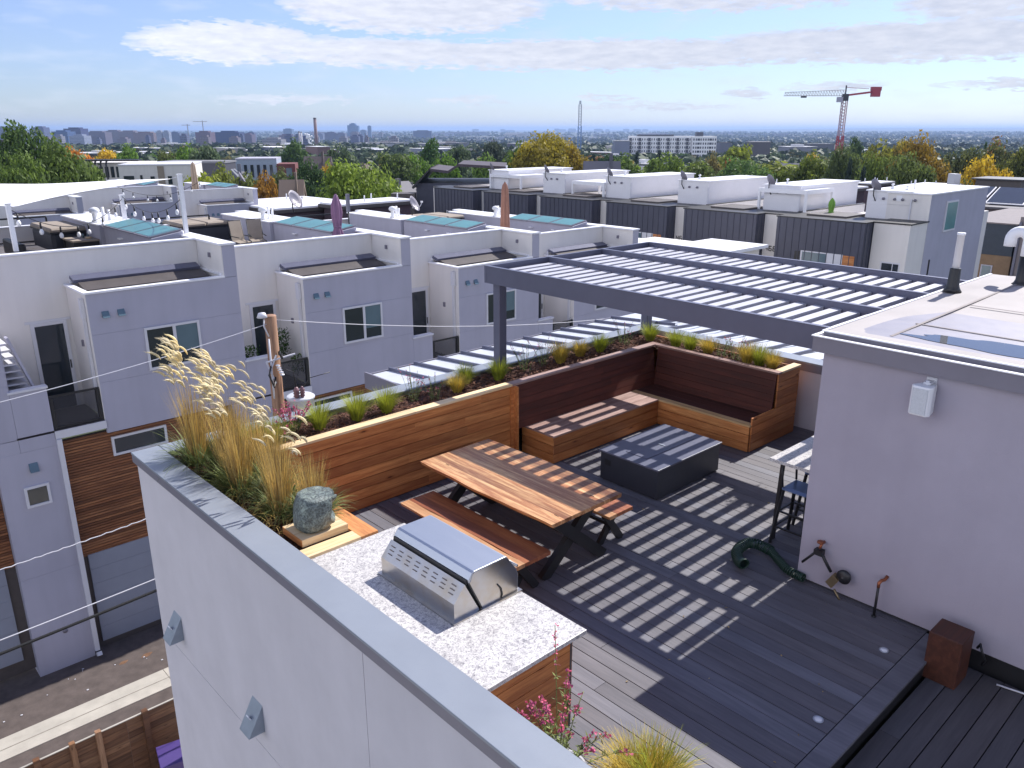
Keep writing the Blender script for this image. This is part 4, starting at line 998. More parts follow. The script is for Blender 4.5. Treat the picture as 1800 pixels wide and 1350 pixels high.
def sling(label, x, y, z, rz):
    t = thing('patio_chair', label, 'chair', (x, y, z), rz, 'sling chairs on the second townhouse roof')
    MB().obox((0, .05, .42), (.27, 0, 0), (0, .26, .03), (0, 0, .015)).build('seat', M['tan'], t)
    MB().obox((0, .38, .82), (.27, 0, 0), (0, .1, .40), (0, .015, -.004)).build('backrest', M['tan'], t)
    for s in (-1, 1):
        mb = MB(); mb.tube([(s*.29, .5, 1.24), (s*.29, .28, .43), (s*.29, -.25, .40), (s*.29, -.28, 0)], .018, 6); mb.tube([(s*.29, .3, .42), (s*.29, .45, 0)], .018, 6); mb.tube([(s*.29, -.24, .62), (s*.29, .3, .64)], .02, 6); mb.build('frame', M['black'], t)
    mb = MB(); mb.tube([(-.29, .5, 1.24), (.29, .5, 1.24)], .018, 6); mb.build('top_rail', M['black'], t)
for k, (c, r_) in enumerate(((428, 441), (455, 438))):
    x, y = at(c, r_, .0); sling(['beige sling patio chair, the left one of the pair', 'beige sling patio chair, the right one of the pair'][k], x, y, -.05, R(8 - 20*k))
t = thing('outdoor_sofa', 'dark wicker outdoor sofa on the first roof deck under the shade sail', 'sofa', (6.5, 30.6, .38))
MB().bbox(-.45, .45, -1.1, 1.1, 0, .38, .03).build('base', M['black'], t); MB().bbox(-.6, -.38, -1.1, 1.1, .381, .85, .04).build('backrest', M['black'], t)
for k in range(3): MB().bbox(-.36, .45, -1.08+k*.73, -.38+k*.73, .382, .52, .04).build('cushion', M['dark_brown'], t)
# sail, posts and festoon lights
def post(label, x, y, z0, z1, w_=.12):
    t = thing('sail_post', label, 'post', (x, y, z0), group='white posts carrying the shade sail')
    MB().box(-w_/2, w_/2, -w_/2, w_/2, 0, z1-z0-.03, .5).build('post', M['white'], t); MB().box(-w_/2-.02, w_/2+.02, -w_/2-.02, w_/2+.02, z1-z0-.03, z1-z0).build('cap', M['white'], t)
x1, y1 = at(26, 438, 1.42); post('white sail post at the left end of the nearest roof parapet', 5.25, 26.6, 1.40, 2.75)
post('tall white sail post on the party wall between the first two townhouses', 10.4, 27.2, 1.42, 3.35)
post('white sail post standing beside the skylight at the back of the roof', 10.4, 33.2, 1.42, 2.35, .14)
def sail():
    A, B_, C_, D_ = Vector((5.45, 26.9, 2.62)), Vector((10.2, 27.4, 3.2)), Vector((5.4, 39.5, 2.66)), Vector((2.6, 31, 2.5))
    mb = MB(); N = 24; vs = []
    for j in range(N+1):
        v = j/N
        for i in range(N+1):
            u = i/N; p = (A.lerp(B_, u)).lerp(D_.lerp(C_, u), v)
            cen = (A+B_+C_+D_)/4; k = 1 - .17*(4*u*(1-u) if v in (0, 1) else 0)
            pull = .16*((4*u*(1-u))*(2*v-1)**4 + (4*v*(1-v))*(2*u-1)**4)
            p = p.lerp(cen, pull); p.z -= .25*math.sin(math.pi*u)*math.sin(math.pi*v)
            p.z += .02*math.sin(u*26 + v*9)*math.sin(math.pi*v)
            vs.append(tuple(p))
    fs = [(j*(N+1)+i, j*(N+1)+i+1, (j+1)*(N+1)+i+1, (j+1)*(N+1)+i) for j in range(N) for i in range(N)]
    mb.add(vs, fs, .5, True); return mb
o = sail().build('shade_sail', M['fabric_w']); so_ = o.modifiers.new('thick', 'SOLIDIFY'); so_.thickness = .006
tag(o, 'large white shade sail stretched over the left roof deck', 'shade sail')
mb = MB(); mb.tube([(10.2, 27.4, 3.2), (10.4, 27.2, 3.28)], .012, 5); mb.tube([(5.45, 26.9, 2.62), (5.25, 26.6, 2.68)], .012, 5); tag(mb.build('sail_rope', M['trim']), 'ropes tying the shade sail corners to the white posts', 'rope')
def festoon(label, a, b, n, sag):
    a, b = Vector(a), Vector(b); t = thing('string_lights', label, 'string lights', tuple(a), group='bulb strings between the sail posts')
    P_ = [a.lerp(b, k/20) - Vector((0, 0, sag*4*(k/20)*(1-k/20))) - a for k in range(21)]
    mb = MB(); mb.tube(P_, .012, 5); mb.build('cord', M['black'], t)
    for k in range(n):
        p = P_[int((k+.5)/n*20)]
        m = MB(); m.lathe([(.025, -.02), (.03, -.2), (.02, -.2)], tuple(p), 6); s = m.build('socket', M['black'], t)
        m = MB(); m.lathe([(.03, -.2), (.065, -.28), (.055, -.36), (.0, -.39)], tuple(p), 8); m.build('bulb', M['white'], s)
festoon('sagging bulb string from the left sail post to the back post', (5.25, 26.6, 2.6), (10.4, 33.2, 2.2), 7, .75)
festoon('bulb string hanging between the back sail post and the tall front post', (10.4, 33.2, 2.3), (10.4, 27.2, 2.6), 7, .55)
festoon('bulb string across the terrace of the back-row townhouse', (15.5, 50, 1.6), (21.0, 50.5, 2.0), 8, .8)
# closed umbrellas
def umbrella(label, x, y, z, h, rad, mat, polemat='black', cone=False):
    t = thing('closed_umbrella', label, 'umbrella', (x, y, z))
    mb = MB(); mb.tube([(0, 0, 0), (0, 0, h)], .03, 8); mb.build('pole', M[polemat], t)
    n = 40; vs = []; prof = [(.25, h*.30), (.95, h*.32), (1.0, h*.36), (.55, h*.50), (.62, h*.54), (.85, h*.72), (.75, h*.84), (.45, h*.93), (.12, h*1.0)] if not cone else [(.5, h*.02), (1, h*.03), (.98, h*.3), (.85, h*.6), (.68, h*.88), (.5, h*.95), (.06, h*1.0)]
    for (q, zz) in prof:
        for k in range(n):
            th = 2*math.pi*k/n; f = 1 + .16*math.cos(8*th + 1) * (q > .3)
            vs.append((q*rad*f*math.cos(th), q*rad*f*math.sin(th), zz))
    N = len(prof); fs = [(i*n+k, i*n+(k+1)%n, (i+1)*n+(k+1)%n, (i+1)*n+k) for i in range(N-1) for k in range(n)]
    mb = MB(); mb.add(vs, fs, .5, True); mb.build('canopy', mat, t)
    if not cone: mb = MB(); mb.lathe([(rad*.64, h*.505), (rad*.66, h*.52), (rad*.64, h*.535)], n=16); mb.build('strap', mat, t)
    return t
mauve = plain('umbrella_mauve', (.24, .13, .22), .85, var=.12); terra = plain('umbrella_brown', (.34, .17, .12), .85, var=.12); lime_ = plain('umbrella_green', (.16, .33, .05), .85)
umbrella('closed mauve umbrella on the roof of the second townhouse', 15.95, 26.85, -.05, 2.5, .24, mauve)
umbrella('tall closed terracotta umbrella on the roof of the last alley townhouse', 25.0, 27.4, -.8, 3.3, .21, terra, cone=True)
umbrella('closed green umbrella on the nearest dark-clad townhouse roof', 44.8, 21.6, -.4, 1.45, .2, lime_)
x, y = at(355, 330, 1.9); umbrella('closed beige umbrella on the roof of the back-row townhouse', 24.0, 60.0, .0, 2.5, .22, plain('umbrella_beige', (.4, .3, .22), .85), cone=True)
# heater post
t = thing('heater_post', 'slim dark patio heater post right of the mauve umbrella', 'heater', (17.35, 28.3, .1)); mb = MB(); mb.tube([(0, 0, 0), (0, 0, 1.5)], .03, 8); mb.build('pole', M['black'], t); MB().box(-.06, .06, -.06, .06, 1.5, 2.2).build('head', M['fascia'], t)
# satellite dishes and vents on roof A
def dish(label, x, y, z, s=.42, rz=0):
    t = thing('satellite_dish', label, 'satellite dish', (x, y, z), rz, 'grey dishes on the townhouse roofs')
    rot = Matrix.Rotation(R(62), 3, 'X')
    mb = MB(); mb.lathe([(0, 0), (s*.4, .02), (s*.75, .08), (s, .17), (s*1.01, .18), (s*.75, .1), (s*.4, .035), (0, .015)], (0, 0, .55), 22, ax=rot); mb.build('reflector', M['fascia'], t)
    mb = MB(); mb.tube([(0, 0, 0), (0, .05, .3), (0, .02, .52)], .03, 7); mb.build('mast', M['black'], t)
    mb = MB(); mb.tube([(0, 0, .4), (.0, -.45, .5), (.0, -.52, .68)], .018, 6); mb.obox((0, -.52, .72), (.04, 0, 0), (0, .05, 0), (0, 0, .04)); mb.build('feed_arm', M['trim'], t)
    return t
x, y = at(517, 381, .75); dish('large grey satellite dish beside the skylight of the second townhouse', x, y, .95, .46, R(30))
x, y = at(725, 382, .45); dish('grey satellite dish at the back of the third townhouse, next to a terracotta pot', x, y, .52, .42, R(35))
x, y = at(423, 327, 1.0); dish('small grey dish on the roof at the right end of the back row', x, y, 1.0, .4, R(60))
def vents(label, x, y, z):
    t = thing('roof_vents', label, 'vents', (x, y, z), group='white vents on the bulkhead roofs')
    mb = MB(); mb.lathe([(.13, 0), (.13, .05), (.09, .08), (.09, .3), (.17, .34), (.19, .42), (.14, .5), (0, .54)], n=16); mb.build('cowl', M['white'], t)
    mb = MB(); mb.lathe([(.06, 0), (.06, .5)], (.35, .2, 0), 10); mb.build('stack', M['white'], t)
    mb = MB(); mb.lathe([(.05, 0), (.05, .38)], (.6, .35, 0), 10); mb.build('stack', M['white'], t)
for i in range(4): vents(['white roof vents behind the first skylight row, left of the tall sail post', 'white roof vents beside the satellite dish on the second townhouse', 'white roof vents on the bulkhead of the third townhouse', 'white roof vents on the last alley townhouse'][i], UO[0]+UP*i+3.0, 24+8.6, UO[2]+UZ*i+1.03)
# roof railings
def railing(label, x0, y0, x1, y1, z):
    t = thing('roof_railing', label, 'railing', (x0, y0, z), group='black railings on the roof decks')
    d = Vector((x1-x0, y1-y0, 0)); n = max(1, round(d.length/1.8))
    mb = MB(); mb.bar((0, 0, 1.03), tuple(d + Vector((0, 0, 1.03))), .06, .06); mb.bar((0, 0, .1), tuple(d + Vector((0, 0, .1))), .05, .05); mb.build('rail', M['black'], t)
    for k in range(n+1): p = d*k/n; MB().box(p.x-.03, p.x+.03, p.y-.03, p.y+.03, 0, 1.0).build('post', M['black'], t)
for i in range(3): railing(['black railing at the back of the first roof deck', 'black railing behind the sling chairs', 'black railing at the back of the third roof deck'][i], UO[0]+UP*i-2.1, 24+12.6, UO[0]+UP*i+2.3, 24+12.6, .38+UZ*i)
# ================================================================== plants on the terrace
def blade(mb, p, az_, L, lean, wd, r, seg=4, droop=1.0):
    """one arching blade: starts upright at p and leans over towards az_"""
    d = Vector((math.cos(az_), math.sin(az_), 0)); s = Vector((-d.y, d.x, 0)); vs = []; q = Vector(p); ang = lean*.35
    for k in range(seg+1):
        w_ = wd*(1 - (k/seg)**1.6)*.5 + .0004
        vs += [tuple(q - s*w_), tuple(q + s*w_)]
        ang += lean*droop/seg*(.5 + k/seg)
        q = q + (Vector((0, 0, 1))*math.cos(ang) + d*math.sin(ang))*(L/seg)
    mb.add(vs, [(2*k, 2*k+1, 2*k+3, 2*k+2) for k in range(seg)], r)
    return q, ang, d
def plume(mb, p, ang, d, L, rad, r):
    """fluffy curved seed head made of fine bristles round an arching core"""
    q = Vector(p); pts = []; up = Vector((0, 0, 1)); a = ang
    for k in range(7): pts.append(q.copy()); a += .20; q = q + (up*math.cos(a) + d*math.sin(a))*(L/6)
    mb.tube(pts, [rad*f for f in (.25, .6, .8, .8, .7, .45, .1)], 5, r)
    for k in range(26):
        t = ru(0, 5.9); i = int(t); c = pts[i].lerp(pts[i+1], t-i); dd = (pts[i+1]-pts[i]).normalized()
        o = Vector((ru(-1, 1), ru(-1, 1), ru(-1, 1))).normalized(); e = c + (o*1.2 + dd*1.0)*rad*1.5; s = o.cross(dd)*rad*.2
        mb.add([tuple(c-s), tuple(c+s), tuple(e)], [(0, 1, 2)], r)
def reed_grass(label, x, y, z, h, n, lean_az, green=.4, plumes=10, spread=.10):
    t = thing('reed_grass', label, 'grass plant', (x, y, z), group='tall golden feather reed grasses in the corner planter')
    mb = MB(); gb = MB(); pl = MB()
    for k in range(n):
        a = ru(0, 6.28); rr = spread*math.sqrt(rnd()); p = (rr*math.cos(a), rr*math.sin(a), 0)
        blade(mb, p, a + ru(-.6, .6), h*ru(.45, .95), ru(.03, .34), ru(.004, .008), rnd(), 4)
    for k in range(int(n*green)):
        a = ru(0, 6.28); rr = spread*1.1*math.sqrt(rnd()); p = (rr*math.cos(a), rr*math.sin(a), 0)
        blade(gb, p, a + ru(-.4, .4), h*ru(.3, .6), ru(.6, 1.9), ru(.008, .014), rnd(), 5)
    for k in range(plumes):
        a = ru(0, 6.28); rr = spread*.8*math.sqrt(rnd()); p = (rr*math.cos(a), rr*math.sin(a), 0)
        q, ang, d = blade(mb, p, lean_az + ru(-.9, .9), h*ru(.75, 1.12), ru(.04, .26), .0055, rnd(), 5, .6)
        plume(pl, q, ang, d, ru(.12, .19), ru(.013, .019), rnd())
    mb.build('straw_stems', M['straw'], t); gb.build('green_leaves', M['sage'], t)
    if plumes: pl.build('plumes', M['plume'], t)
    return t
AZL = R(175)     # the seed heads lean away from the camera's right
spots = [(3.16, 8.72, 1.0, 'farthest of the tall straw grasses, in the planter corner, with many pale plumes', 1.22, 300, .5, 24), (3.34, 8.32, .89, 'tall straw grass just in front of the corner one, thick with plumes', 1.2, 330, .35, 26),
         (3.28, 7.9, .89, 'third tall straw grass along the parapet, plumes leaning left', 1.12, 320, .45, 14), (3.52, 7.55, .89, 'golden upright grass in the middle of the corner planter', 1.05, 380, .3, 10),
         (3.36, 7.15, .89, 'straw grass drooping over the parapet beside the boulder', .92, 300, .4, 4), (3.58, 6.86, .89, 'dry golden grass directly behind the carved boulder', .88, 320, .5, 4),
         (3.62, 8.15, .89, 'tall plumed grass beside the end of the cedar front wall', 1.1, 260, .4, 12), (3.62, 8.75, 1.02, 'plumed grass at the start of the long planter run', .92, 200, .5, 8)]
for (x, y, z, lab, h, n, g, pn) in spots: reed_grass(lab, x, y, z, h*.92, int(n*1.25), AZL, g*1.9, int(pn*1.9))
def tuft(label, x, y, z, h, n, mat, spread=.05, lean=(.2, 1.1), grp=None, name='feather_grass', wd=.0035):
    t = MB()
    for k in range(n):
        a = ru(0, 6.28); rr = spread*math.sqrt(rnd())
        blade(t, (rr*math.cos(a), rr*math.sin(a), 0), a + ru(-.4, .4), h*ru(.6, 1.1), ru(*lean), wd*ru(.7, 1.3), rnd(), 4)
    o = t.build(name, M[mat]); o.location = (x, y, z)
    tag(o, label, 'grass plant', grp); return o
GF = 'feather grass tufts planted along the raised planter'
tl = [(4.72, 8.70, 'lime', .33, 'bright lime grass tuft left of the pair by the flowering gaura'), (5.26, 8.68, 'lime', .33, 'lime grass tuft with a golden side, second along the pale cap board'), (5.72, 8.66, 'lime', .31, 'lime grass tuft in the middle of the pale cap board run'),
      (6.98, 8.7, 'gold', .24, 'small golden tuft just left of the front pergola post'), (7.35, 8.95, 'lime', .26, 'green tuft close behind the small golden one'), (7.82, 8.72, 'lime', .30, 'lime tuft at the foot of the front pergola post'),
      (9.18, 8.72, 'gold', .34, 'large golden tuft behind the left half of the sofa back'), (9.72, 8.78, 'gold', .26, 'golden tuft right of the large one behind the sofa'), (10.2, 8.75, 'lime', .28, 'lime tuft left of the second pergola post'),
      (11.42, 8.62, 'lime', .30, 'lime tuft at the planter corner by the second post'), (11.42, 8.05, 'lime', .28, 'first lime tuft of the right-hand planter run'), (11.40, 7.74, 'lime', .27, 'second lime tuft of the right-hand planter run'),
      (11.44, 7.40, 'gold', .26, 'golden tuft in the middle of the right-hand planter run'), (11.40, 6.62, 'gold', .34, 'tall golden tuft near the right end of the planter'), (11.42, 6.40, 'lime', .32, 'green tuft squeezed between the golden ones at the planter end'), (11.42, 6.18, 'gold', .26, 'last golden tuft at the right end of the planter'),
      (3.75, 8.55, 'lime', .36, 'lime grass showing between the tall straw grasses and the pale cap board'), (4.05, 8.62, 'lime', .3, 'lime grass tuft beside the first gaura')]
for (x, y, m_, h, lab) in tl: tuft(lab, x, y, 1.07, h*1.2, 620, m_, .065, grp=GF, wd=.0045)
def gaura(label, x, y, z, h, nst, fl, leaves=16, grp='airy flowering plants in the planter', spread=.08, leanr=(.1, .6), lsz=.035, fsz=.022):
    t = thing('flowering_plant', label, 'flowering plant', (x, y, z), group=grp)
    st, lf, fw = MB(), MB(), MB()
    for k in range(nst):
        a = ru(0, 6.28); rr = spread*math.sqrt(rnd()); p = Vector((rr*math.cos(a), rr*math.sin(a), 0)); d = Vector((math.cos(a), math.sin(a), 0)); L = h*ru(.55, 1.05); lean = ru(*leanr); pts = [p]; ang = lean*.3
        for j in range(6): ang += lean/6; p = p + (Vector((0, 0, 1))*math.cos(ang) + d*math.sin(ang))*(L/6); pts.append(p)
        st.tube(pts, .003, 4, rnd())
        for j in range(leaves):
            u = ru(.05, .8)*6; i = min(5, int(u)); c = pts[i].lerp(pts[i+1], u-i); dd = Vector((ru(-1, 1), ru(-1, 1), ru(-.2, 1))).normalized(); s = dd.cross(Vector((0, 0, 1))).normalized()*lsz*.12; e = c + dd*lsz*ru(.7, 1.3)
            lf.add([tuple(c), tuple(c.lerp(e, .5)+s), tuple(e), tuple(c.lerp(e, .5)-s)], [(0, 1, 2, 3)], rnd())
        for j in range(int(fl)):
            c = pts[-1].lerp(pts[-3], ru(0, 1)) + Vector((ru(-1, 1), ru(-1, 1), ru(-.5, 1)))*.014; r_ = rnd()
            for q in range(3):
                dd = Vector((ru(-1, 1), ru(-1, 1), ru(-.3, 1))).normalized()*fsz; s = dd.cross(Vector((ru(-1, 1), ru(-1, 1), 1))).normalized()*fsz*.35
                fw.add([tuple(c), tuple(c+dd*.6+s), tuple(c+dd), tuple(c+dd*.6-s)], [(0, 1, 2, 3)], r_)
    st.build('stems', M['sage'], t); lf.build('leaves', M['sage'], t)
    if fl: fw.build('flowers', M['pink'], t)
    return t
gaura('bushy gaura with bright pink blooms beside the tall straw grasses', 4.42, 8.85, 1.06, .42, 22, 14, 18)
gaura('sparse gaura with a few red-pink blooms left of the bright pink one', 4.12, 8.6, 1.06, .34, 12, 4, 14)
gaura('thin airy plant with faded seed stalks left of the front pergola post', 6.25, 8.78, 1.06, .52, 13, 2, 10)
gaura('grey-green airy plant between the lime tufts and the small golden tuft', 6.5, 8.6, 1.06, .4, 12, 1, 16)
gaura('airy grey plant with tall seed stalks right of the front pergola post', 8.42, 8.75, 1.06, .48, 14, 1, 14)
gaura('wispy plant with reddish stalks behind the left half of the sofa', 8.85, 8.8, 1.06, .55, 12, 2, 10)
gaura('tall wispy plant by the second pergola post', 10.85, 8.75, 1.06, .5, 14, 1, 12)
gaura('grey-green airy plant in the right-hand planter run, beside the golden tuft', 11.42, 7.12, 1.06, .42, 14, 0, 18)
gaura('airy plant with small pink blooms near the right end of the planter', 11.42, 6.86, 1.06, .46, 14, 2, 16)
# pots on the deck in front
def pot(label, x, y, r_, h, mat, name='plant_pot'):
    t = thing(name, label, 'pot', (x, y, 0))
    mb = MB(); mb.lathe([(r_*.62, 0), (r_*.8, h*.25), (r_*.98, h*.7), (r_*1.02, h*.93), (r_*1.08, h*.95), (r_*1.08, h), (r_*.98, h), (r_*.95, h*.88), (0, h*.88)], n=36); mb.build('body', mat, t)
    mb = MB(); vs = [(0, 0, h*.89)]; mb.lathe([(r_*.94, h*.89), (r_*.5, h*.905), (0, h*.91)], n=24)
    for k in range(260):
        a = ru(0, 6.3); q = r_*.88*math.sqrt(rnd()); b = ru(0, 6.3); L = ru(.008, .022)
        mb.obox((q*math.cos(a), q*math.sin(a), h*.92), (L*math.cos(b), L*math.sin(b), ru(-.008, .008)), (-.004*math.sin(b), .004*math.cos(b), 0), (0, 0, .002))
    tag(mb.build('soil', M['mulch_chip'], t), kind='stuff')
    return t
pot('pale glazed pot with the pink gaura, against the parapet at the bottom edge', 3.32, 3.12, .22, .42, plain('pot_pale', (.42, .42, .46), .3, var=.1))
pot('blue glazed pot holding the big golden grass at the bottom edge', 3.70, 2.66, .24, .36, plain('pot_blue', (.09, .17, .24), .25, var=.35, vs=9))
gaura('pink gaura filling the pale pot beside the granite counter end', 3.32, 3.12, .37, .55, 30, 8, 44, grp='potted plants', spread=.15, leanr=(.3, 1.5), lsz=.05, fsz=.028)
gaura('tall thin gaura stalks with pink tips rising beside the cedar counter end', 3.42, 3.20, .37, .9, 9, 11, 22, grp='potted plants', spread=.08, leanr=(.1, .5), lsz=.05, fsz=.026)
tuft('big golden-green feather grass spilling from the blue pot', 3.70, 2.66, .32, .38, 1300, 'gold', .15, (.3, 1.7), name='potted_grass', wd=.004)
tuft('greener upright grass at the back of the blue pot', 3.80, 2.58, .32, .40, 400, 'lime', .09, (.3, 1.2), name='potted_grass', wd=.004)
# potted shrub out of the picture to the right whose shadow falls between fire pit and tower is left out
# ================================================================== alley, fence, pole, cables
def slab_(name, pts, z, th, mat, kind='structure'):
    mb = MB(); mb.prism([(x, y, z-th) for x, y in pts], (0, 0, th), .5); return tag(mb.build(name, mat), kind=kind)
slab_('alley_road', [(-40, 21.9), (40, 21.9), (40, 25.2), (-40, 25.2)], GND + .0, .3, M['asphalt'])
slab_('alley_road_near', [(-40, 17.4), (40, 17.4), (40, 20.97), (-40, 20.97)], GND + .0, .3, M['asphalt'])
mb = MB()
for k in range(16): mb.box(-38 + k*4.9, -38 + k*4.9 + 4.885, 20.975, 21.895, GND - .3, GND + .012, .5)
# shallow drainage channel along the middle
tag(mb.build('gutter_pan', M['concrete']), kind='structure')
mb = MB(); mb.box(-38, 40, 21.40, 21.43, GND + .0125, GND + .016); tag(mb.build('gutter_line', plain('gutter_stain', (.22, .2, .17), .9, var=.3, vs=4)), kind='structure')
slab_('yard', [(-40, 9.4), (40, 9.4), (40, 17.3), (-40, 17.3)], GND + .02, .3, M['concrete'])
# fence
FN = thing('wood_fence', 'brown horizontal-board fence with posts along the near side of the alley', 'fence', (2, 17.5, GND)); fo_ = (2, 17.5, GND)
FY = 17.95
mb = MB(); z = GND + .05
while z < GND + 1.8:
    x = -8
    while x < 11.9: xx = min(12, x + 2.4); mb.box(x + .003, xx - .003, FY, FY + .022, z, z + .17); x = xx
    z += .178
mb.build('boards', M['fence_wood'], FN, fo_)
mb = MB(); mb.box(-8, 12, FY - .01, FY + .035, GND + 1.83, GND + 1.85); mb.build('top_rail', M['concrete'], FN, fo_)
for k in range(9): MB().box(-7.4 + k*2.35, -7.27 + k*2.35, FY - .13, FY - .002, GND, GND + (1.95 if k in (4, 5) else 1.8)).build('post', M['fence_wood'], FN, fo_)
MB().box(2.74, 2.86, FY - .12, FY - .0, GND, GND + 1.95).build('post', wood('post_wood', (.3, .15, .07), (.42, .23, .12), 'z'), FN, fo_); MB().box(3.30, 3.42, FY - .12, FY - .0, GND, GND + 1.95).build('post', M['pole'], FN, fo_)
# wheeled bin
t = thing('wheeled_bin', 'purple wheeled bin standing between the fence and our building', 'bin', (4.66, 17.05, GND + .02), R(-12))
pur = plain('bin_purple', (.065, .04, .17), .5, var=.1)
mb = MB(); mb.add([(-.24, -.28, 0), (.24, -.28, 0), (.24, .28, 0), (-.24, .28, 0), (-.3, -.36, 1.0), (.3, -.36, 1.0), (.3, .36, 1.0), (-.3, .36, 1.0)], [(0, 3, 2, 1), (4, 5, 6, 7), (0, 1, 5, 4), (1, 2, 6, 5), (2, 3, 7, 6), (3, 0, 4, 7)], .5); mb.build('body', pur, t, bevel=.02)
mb = MB(); mb.prism([(-.32, -.40, 1.0), (-.32, .38, 1.03), (-.32, .38, 1.07), (-.32, -.02, 1.12), (-.32, -.40, 1.05)], (.64, 0, 0), .5); mb.build('lid', pur, t, bevel=.01)
mb = MB(); mb.tube([(-.26, .42, .98), (.26, .42, .98)], .018, 8); mb.build('handle', pur, t)
for s in (-1, 1): MB().lathe([(.1, -.03), (.1, .03)], (s*.26, .3, .1), 14, ax=Matrix.Rotation(R(90), 3, 'Y')).build('wheel', M['black'], t)
# litter and asphalt patches
mb = MB()
for k in range(16): x, y = ru(1, 6.3), ru(22.0, 23.6); s_ = ru(.01, .03); mb.obox((x, y, GND + .012), (s_, 0, 0), (0, s_*.7, 0), (0, 0, .006))
tag(mb.build('leaf_litter', M['trim']), kind='stuff')
for (x, y, s_, mt) in ((6.0, 22.95, .16, None), (5.35, 23.05, .13, None)):
    mb = MB(); mb.add([(x + s_*math.cos(a*.5)*(1 + .3*math.sin(a*2.1)), y + .6*s_*math.sin(a*.5236), GND + .004) for a in range(12)], [tuple(range(12))], .5); tag(mb.build('road_stain', plain('stain_rust', (.17, .09, .05), .95, var=.3, vs=10)), kind='structure')
# utility pole
PO = thing('utility_pole', 'wooden utility pole with insulators in front of the second townhouse', 'utility pole', (8.06, 16.75, GND)); pp = (8.06, 16.75, 0)
hp = .72 - GND
mb = MB(); mb.lathe([(.17, 0), (.15, hp*.6), (.135, hp - .01), (.125, hp)], n=22); mb.build('shaft', M['pole'], PO)
mb = MB(); zc = hp - 1.0
mb.bar((-.28, -.18, zc - .02), (.42, -.22, zc + .06), .035, .03); mb.bar((-.28, -.18, zc - .02), (-.1, -.2, zc - .55), .03, .03); mb.bar((-.02, -.17, zc + .1), (-.2, -.2, zc - .2), .03, .03); mb.build('bracket', M['trim'], PO)
mb = MB()
for k in range(5): mb.lathe([(.05, 0), (.055, .015), (.03, .03)], (-.02 + k*.022, -.2, zc - .15 - k*.06), 10)
mb.build('insulator', M['white'], PO)
mb = MB(); mb.tube([(-.14, -.14, zc + .55), (-.22, -.1, zc + .8), (-.2, -.1, zc + .95)], .018, 6); mb.lathe([(.0, .12), (.08, .1), (.12, .0), (.0, 0)], (-.24, -.1, zc + 1.0), 12); mb.tube([(-.16, -.16, zc + .5), (-.18, -.2, zc - .9)], .02, 6)
mb.build('lamp_head', M['trim'], PO)
mb = MB(); mb.tube([(-.15, -.16, zc - .1), (-.3, -.3, zc - .3), (-.2, -.3, zc - .6), (-.1, -.2, zc - .4)], .022, 6); mb.tube([(.05, -.19, zc + .1), (.02, -.25, zc + .2), (.1, -.2, zc + .0)], .03, 6); mb.build('cable_clamp', M['black'], PO)
zt_ = -1.45 - GND
mb = MB(); mb.lathe([(.30, zt_ - .95), (.32, zt_ - .9), (.32, zt_ - .05), (.345, zt_ - .04), (.345, zt_), (.30, zt_ + .03), (0, zt_ + .06)], (.72, .28, 0), 28); tf = mb.build('transformer', plain('transformer_grey', (.6, .62, .66), .4, var=.03), PO)
mb = MB(); mb.bar((.1, .05, zt_ - .25), (.45, .2, zt_ - .25), .08, .1); mb.bar((.1, .05, zt_ - .75), (.45, .2, zt_ - .75), .08, .1); mb.build('hanger', M['fascia'], tf)
for (a, b, s_) in ((.55, .12, 1), (.68, .08, .8)):
    mb = MB(); mb.lathe([(.05*s_, zt_), (.05*s_, zt_ + .06)] + [(q*s_, zt_ + .08 + k*.035) for k in range(6) for q in ((.085, .055)[k % 2],)] + [(.04*s_, zt_ + .3), (0, zt_ + .32)], (a, b, 0), 12)
    mb.build('bushing', plain('bushing_brown', (.22, .12, .13), .35, var=.2), tf)
mb = MB(); mb.tube([(.55, .12, zt_ + .3), (.5, .1, zt_ + .7), (.2, -.1, zc - .3)], .012, 5); mb.tube([(.68, .08, zt_ + .25), (.85, .0, zt_ + .5), (1.3, -.2, zt_ + .6)], .01, 5); mb.build('lead', M['black'], tf)
M['rubber'] = plain('rubber', (.006, .006, .007), .7, var=.05)
def wire(label, a, b, sag, r_, mat, name='overhead_wire', n=30, wob=0):
    a, b = Vector(a), Vector(b); pts = []
    for k in range(n+1):
        t = k/n; p = a.lerp(b, t); p.z -= sag*4*t*(1-t); p.z += wob*math.sin(k*2.4); pts.append(tuple(p))
    mb = MB(); mb.tube(pts, r_, 5, .5); mat = M['rubber'] if mat == M['black'] else mat; tag(mb.build(name, mat), label, 'wire')
xa, ya = at(0, 628, -.9); wire('thin pale wire running left from the pole past the first townhouse', (8.0, 16.7, .55), (-6, 18.5, -.5), .45, .009, M['trim'])
wire('thin pale wire running right from the pole towards the pergola', (8.1, 16.7, .62), (26, 16.5, -1.4), .5, .009, M['trim'])
wire('pale twisted service cable sagging low across the timber garage band', (-4, 18.0, -3.9), (9.5, 18.3, -3.6), .3, .012, M['trim'], n=120, wob=.012)
wire('pale smooth cable low over the alley', (-4, 17.2, -5.2), (9.5, 17.6, -4.9), .15, .013, M['trim'])
wire('thick black cable just below the pale one, low over the alley', (-4, 17.0, -5.45), (9.5, 17.3, -5.05), .1, .034, M['black'])
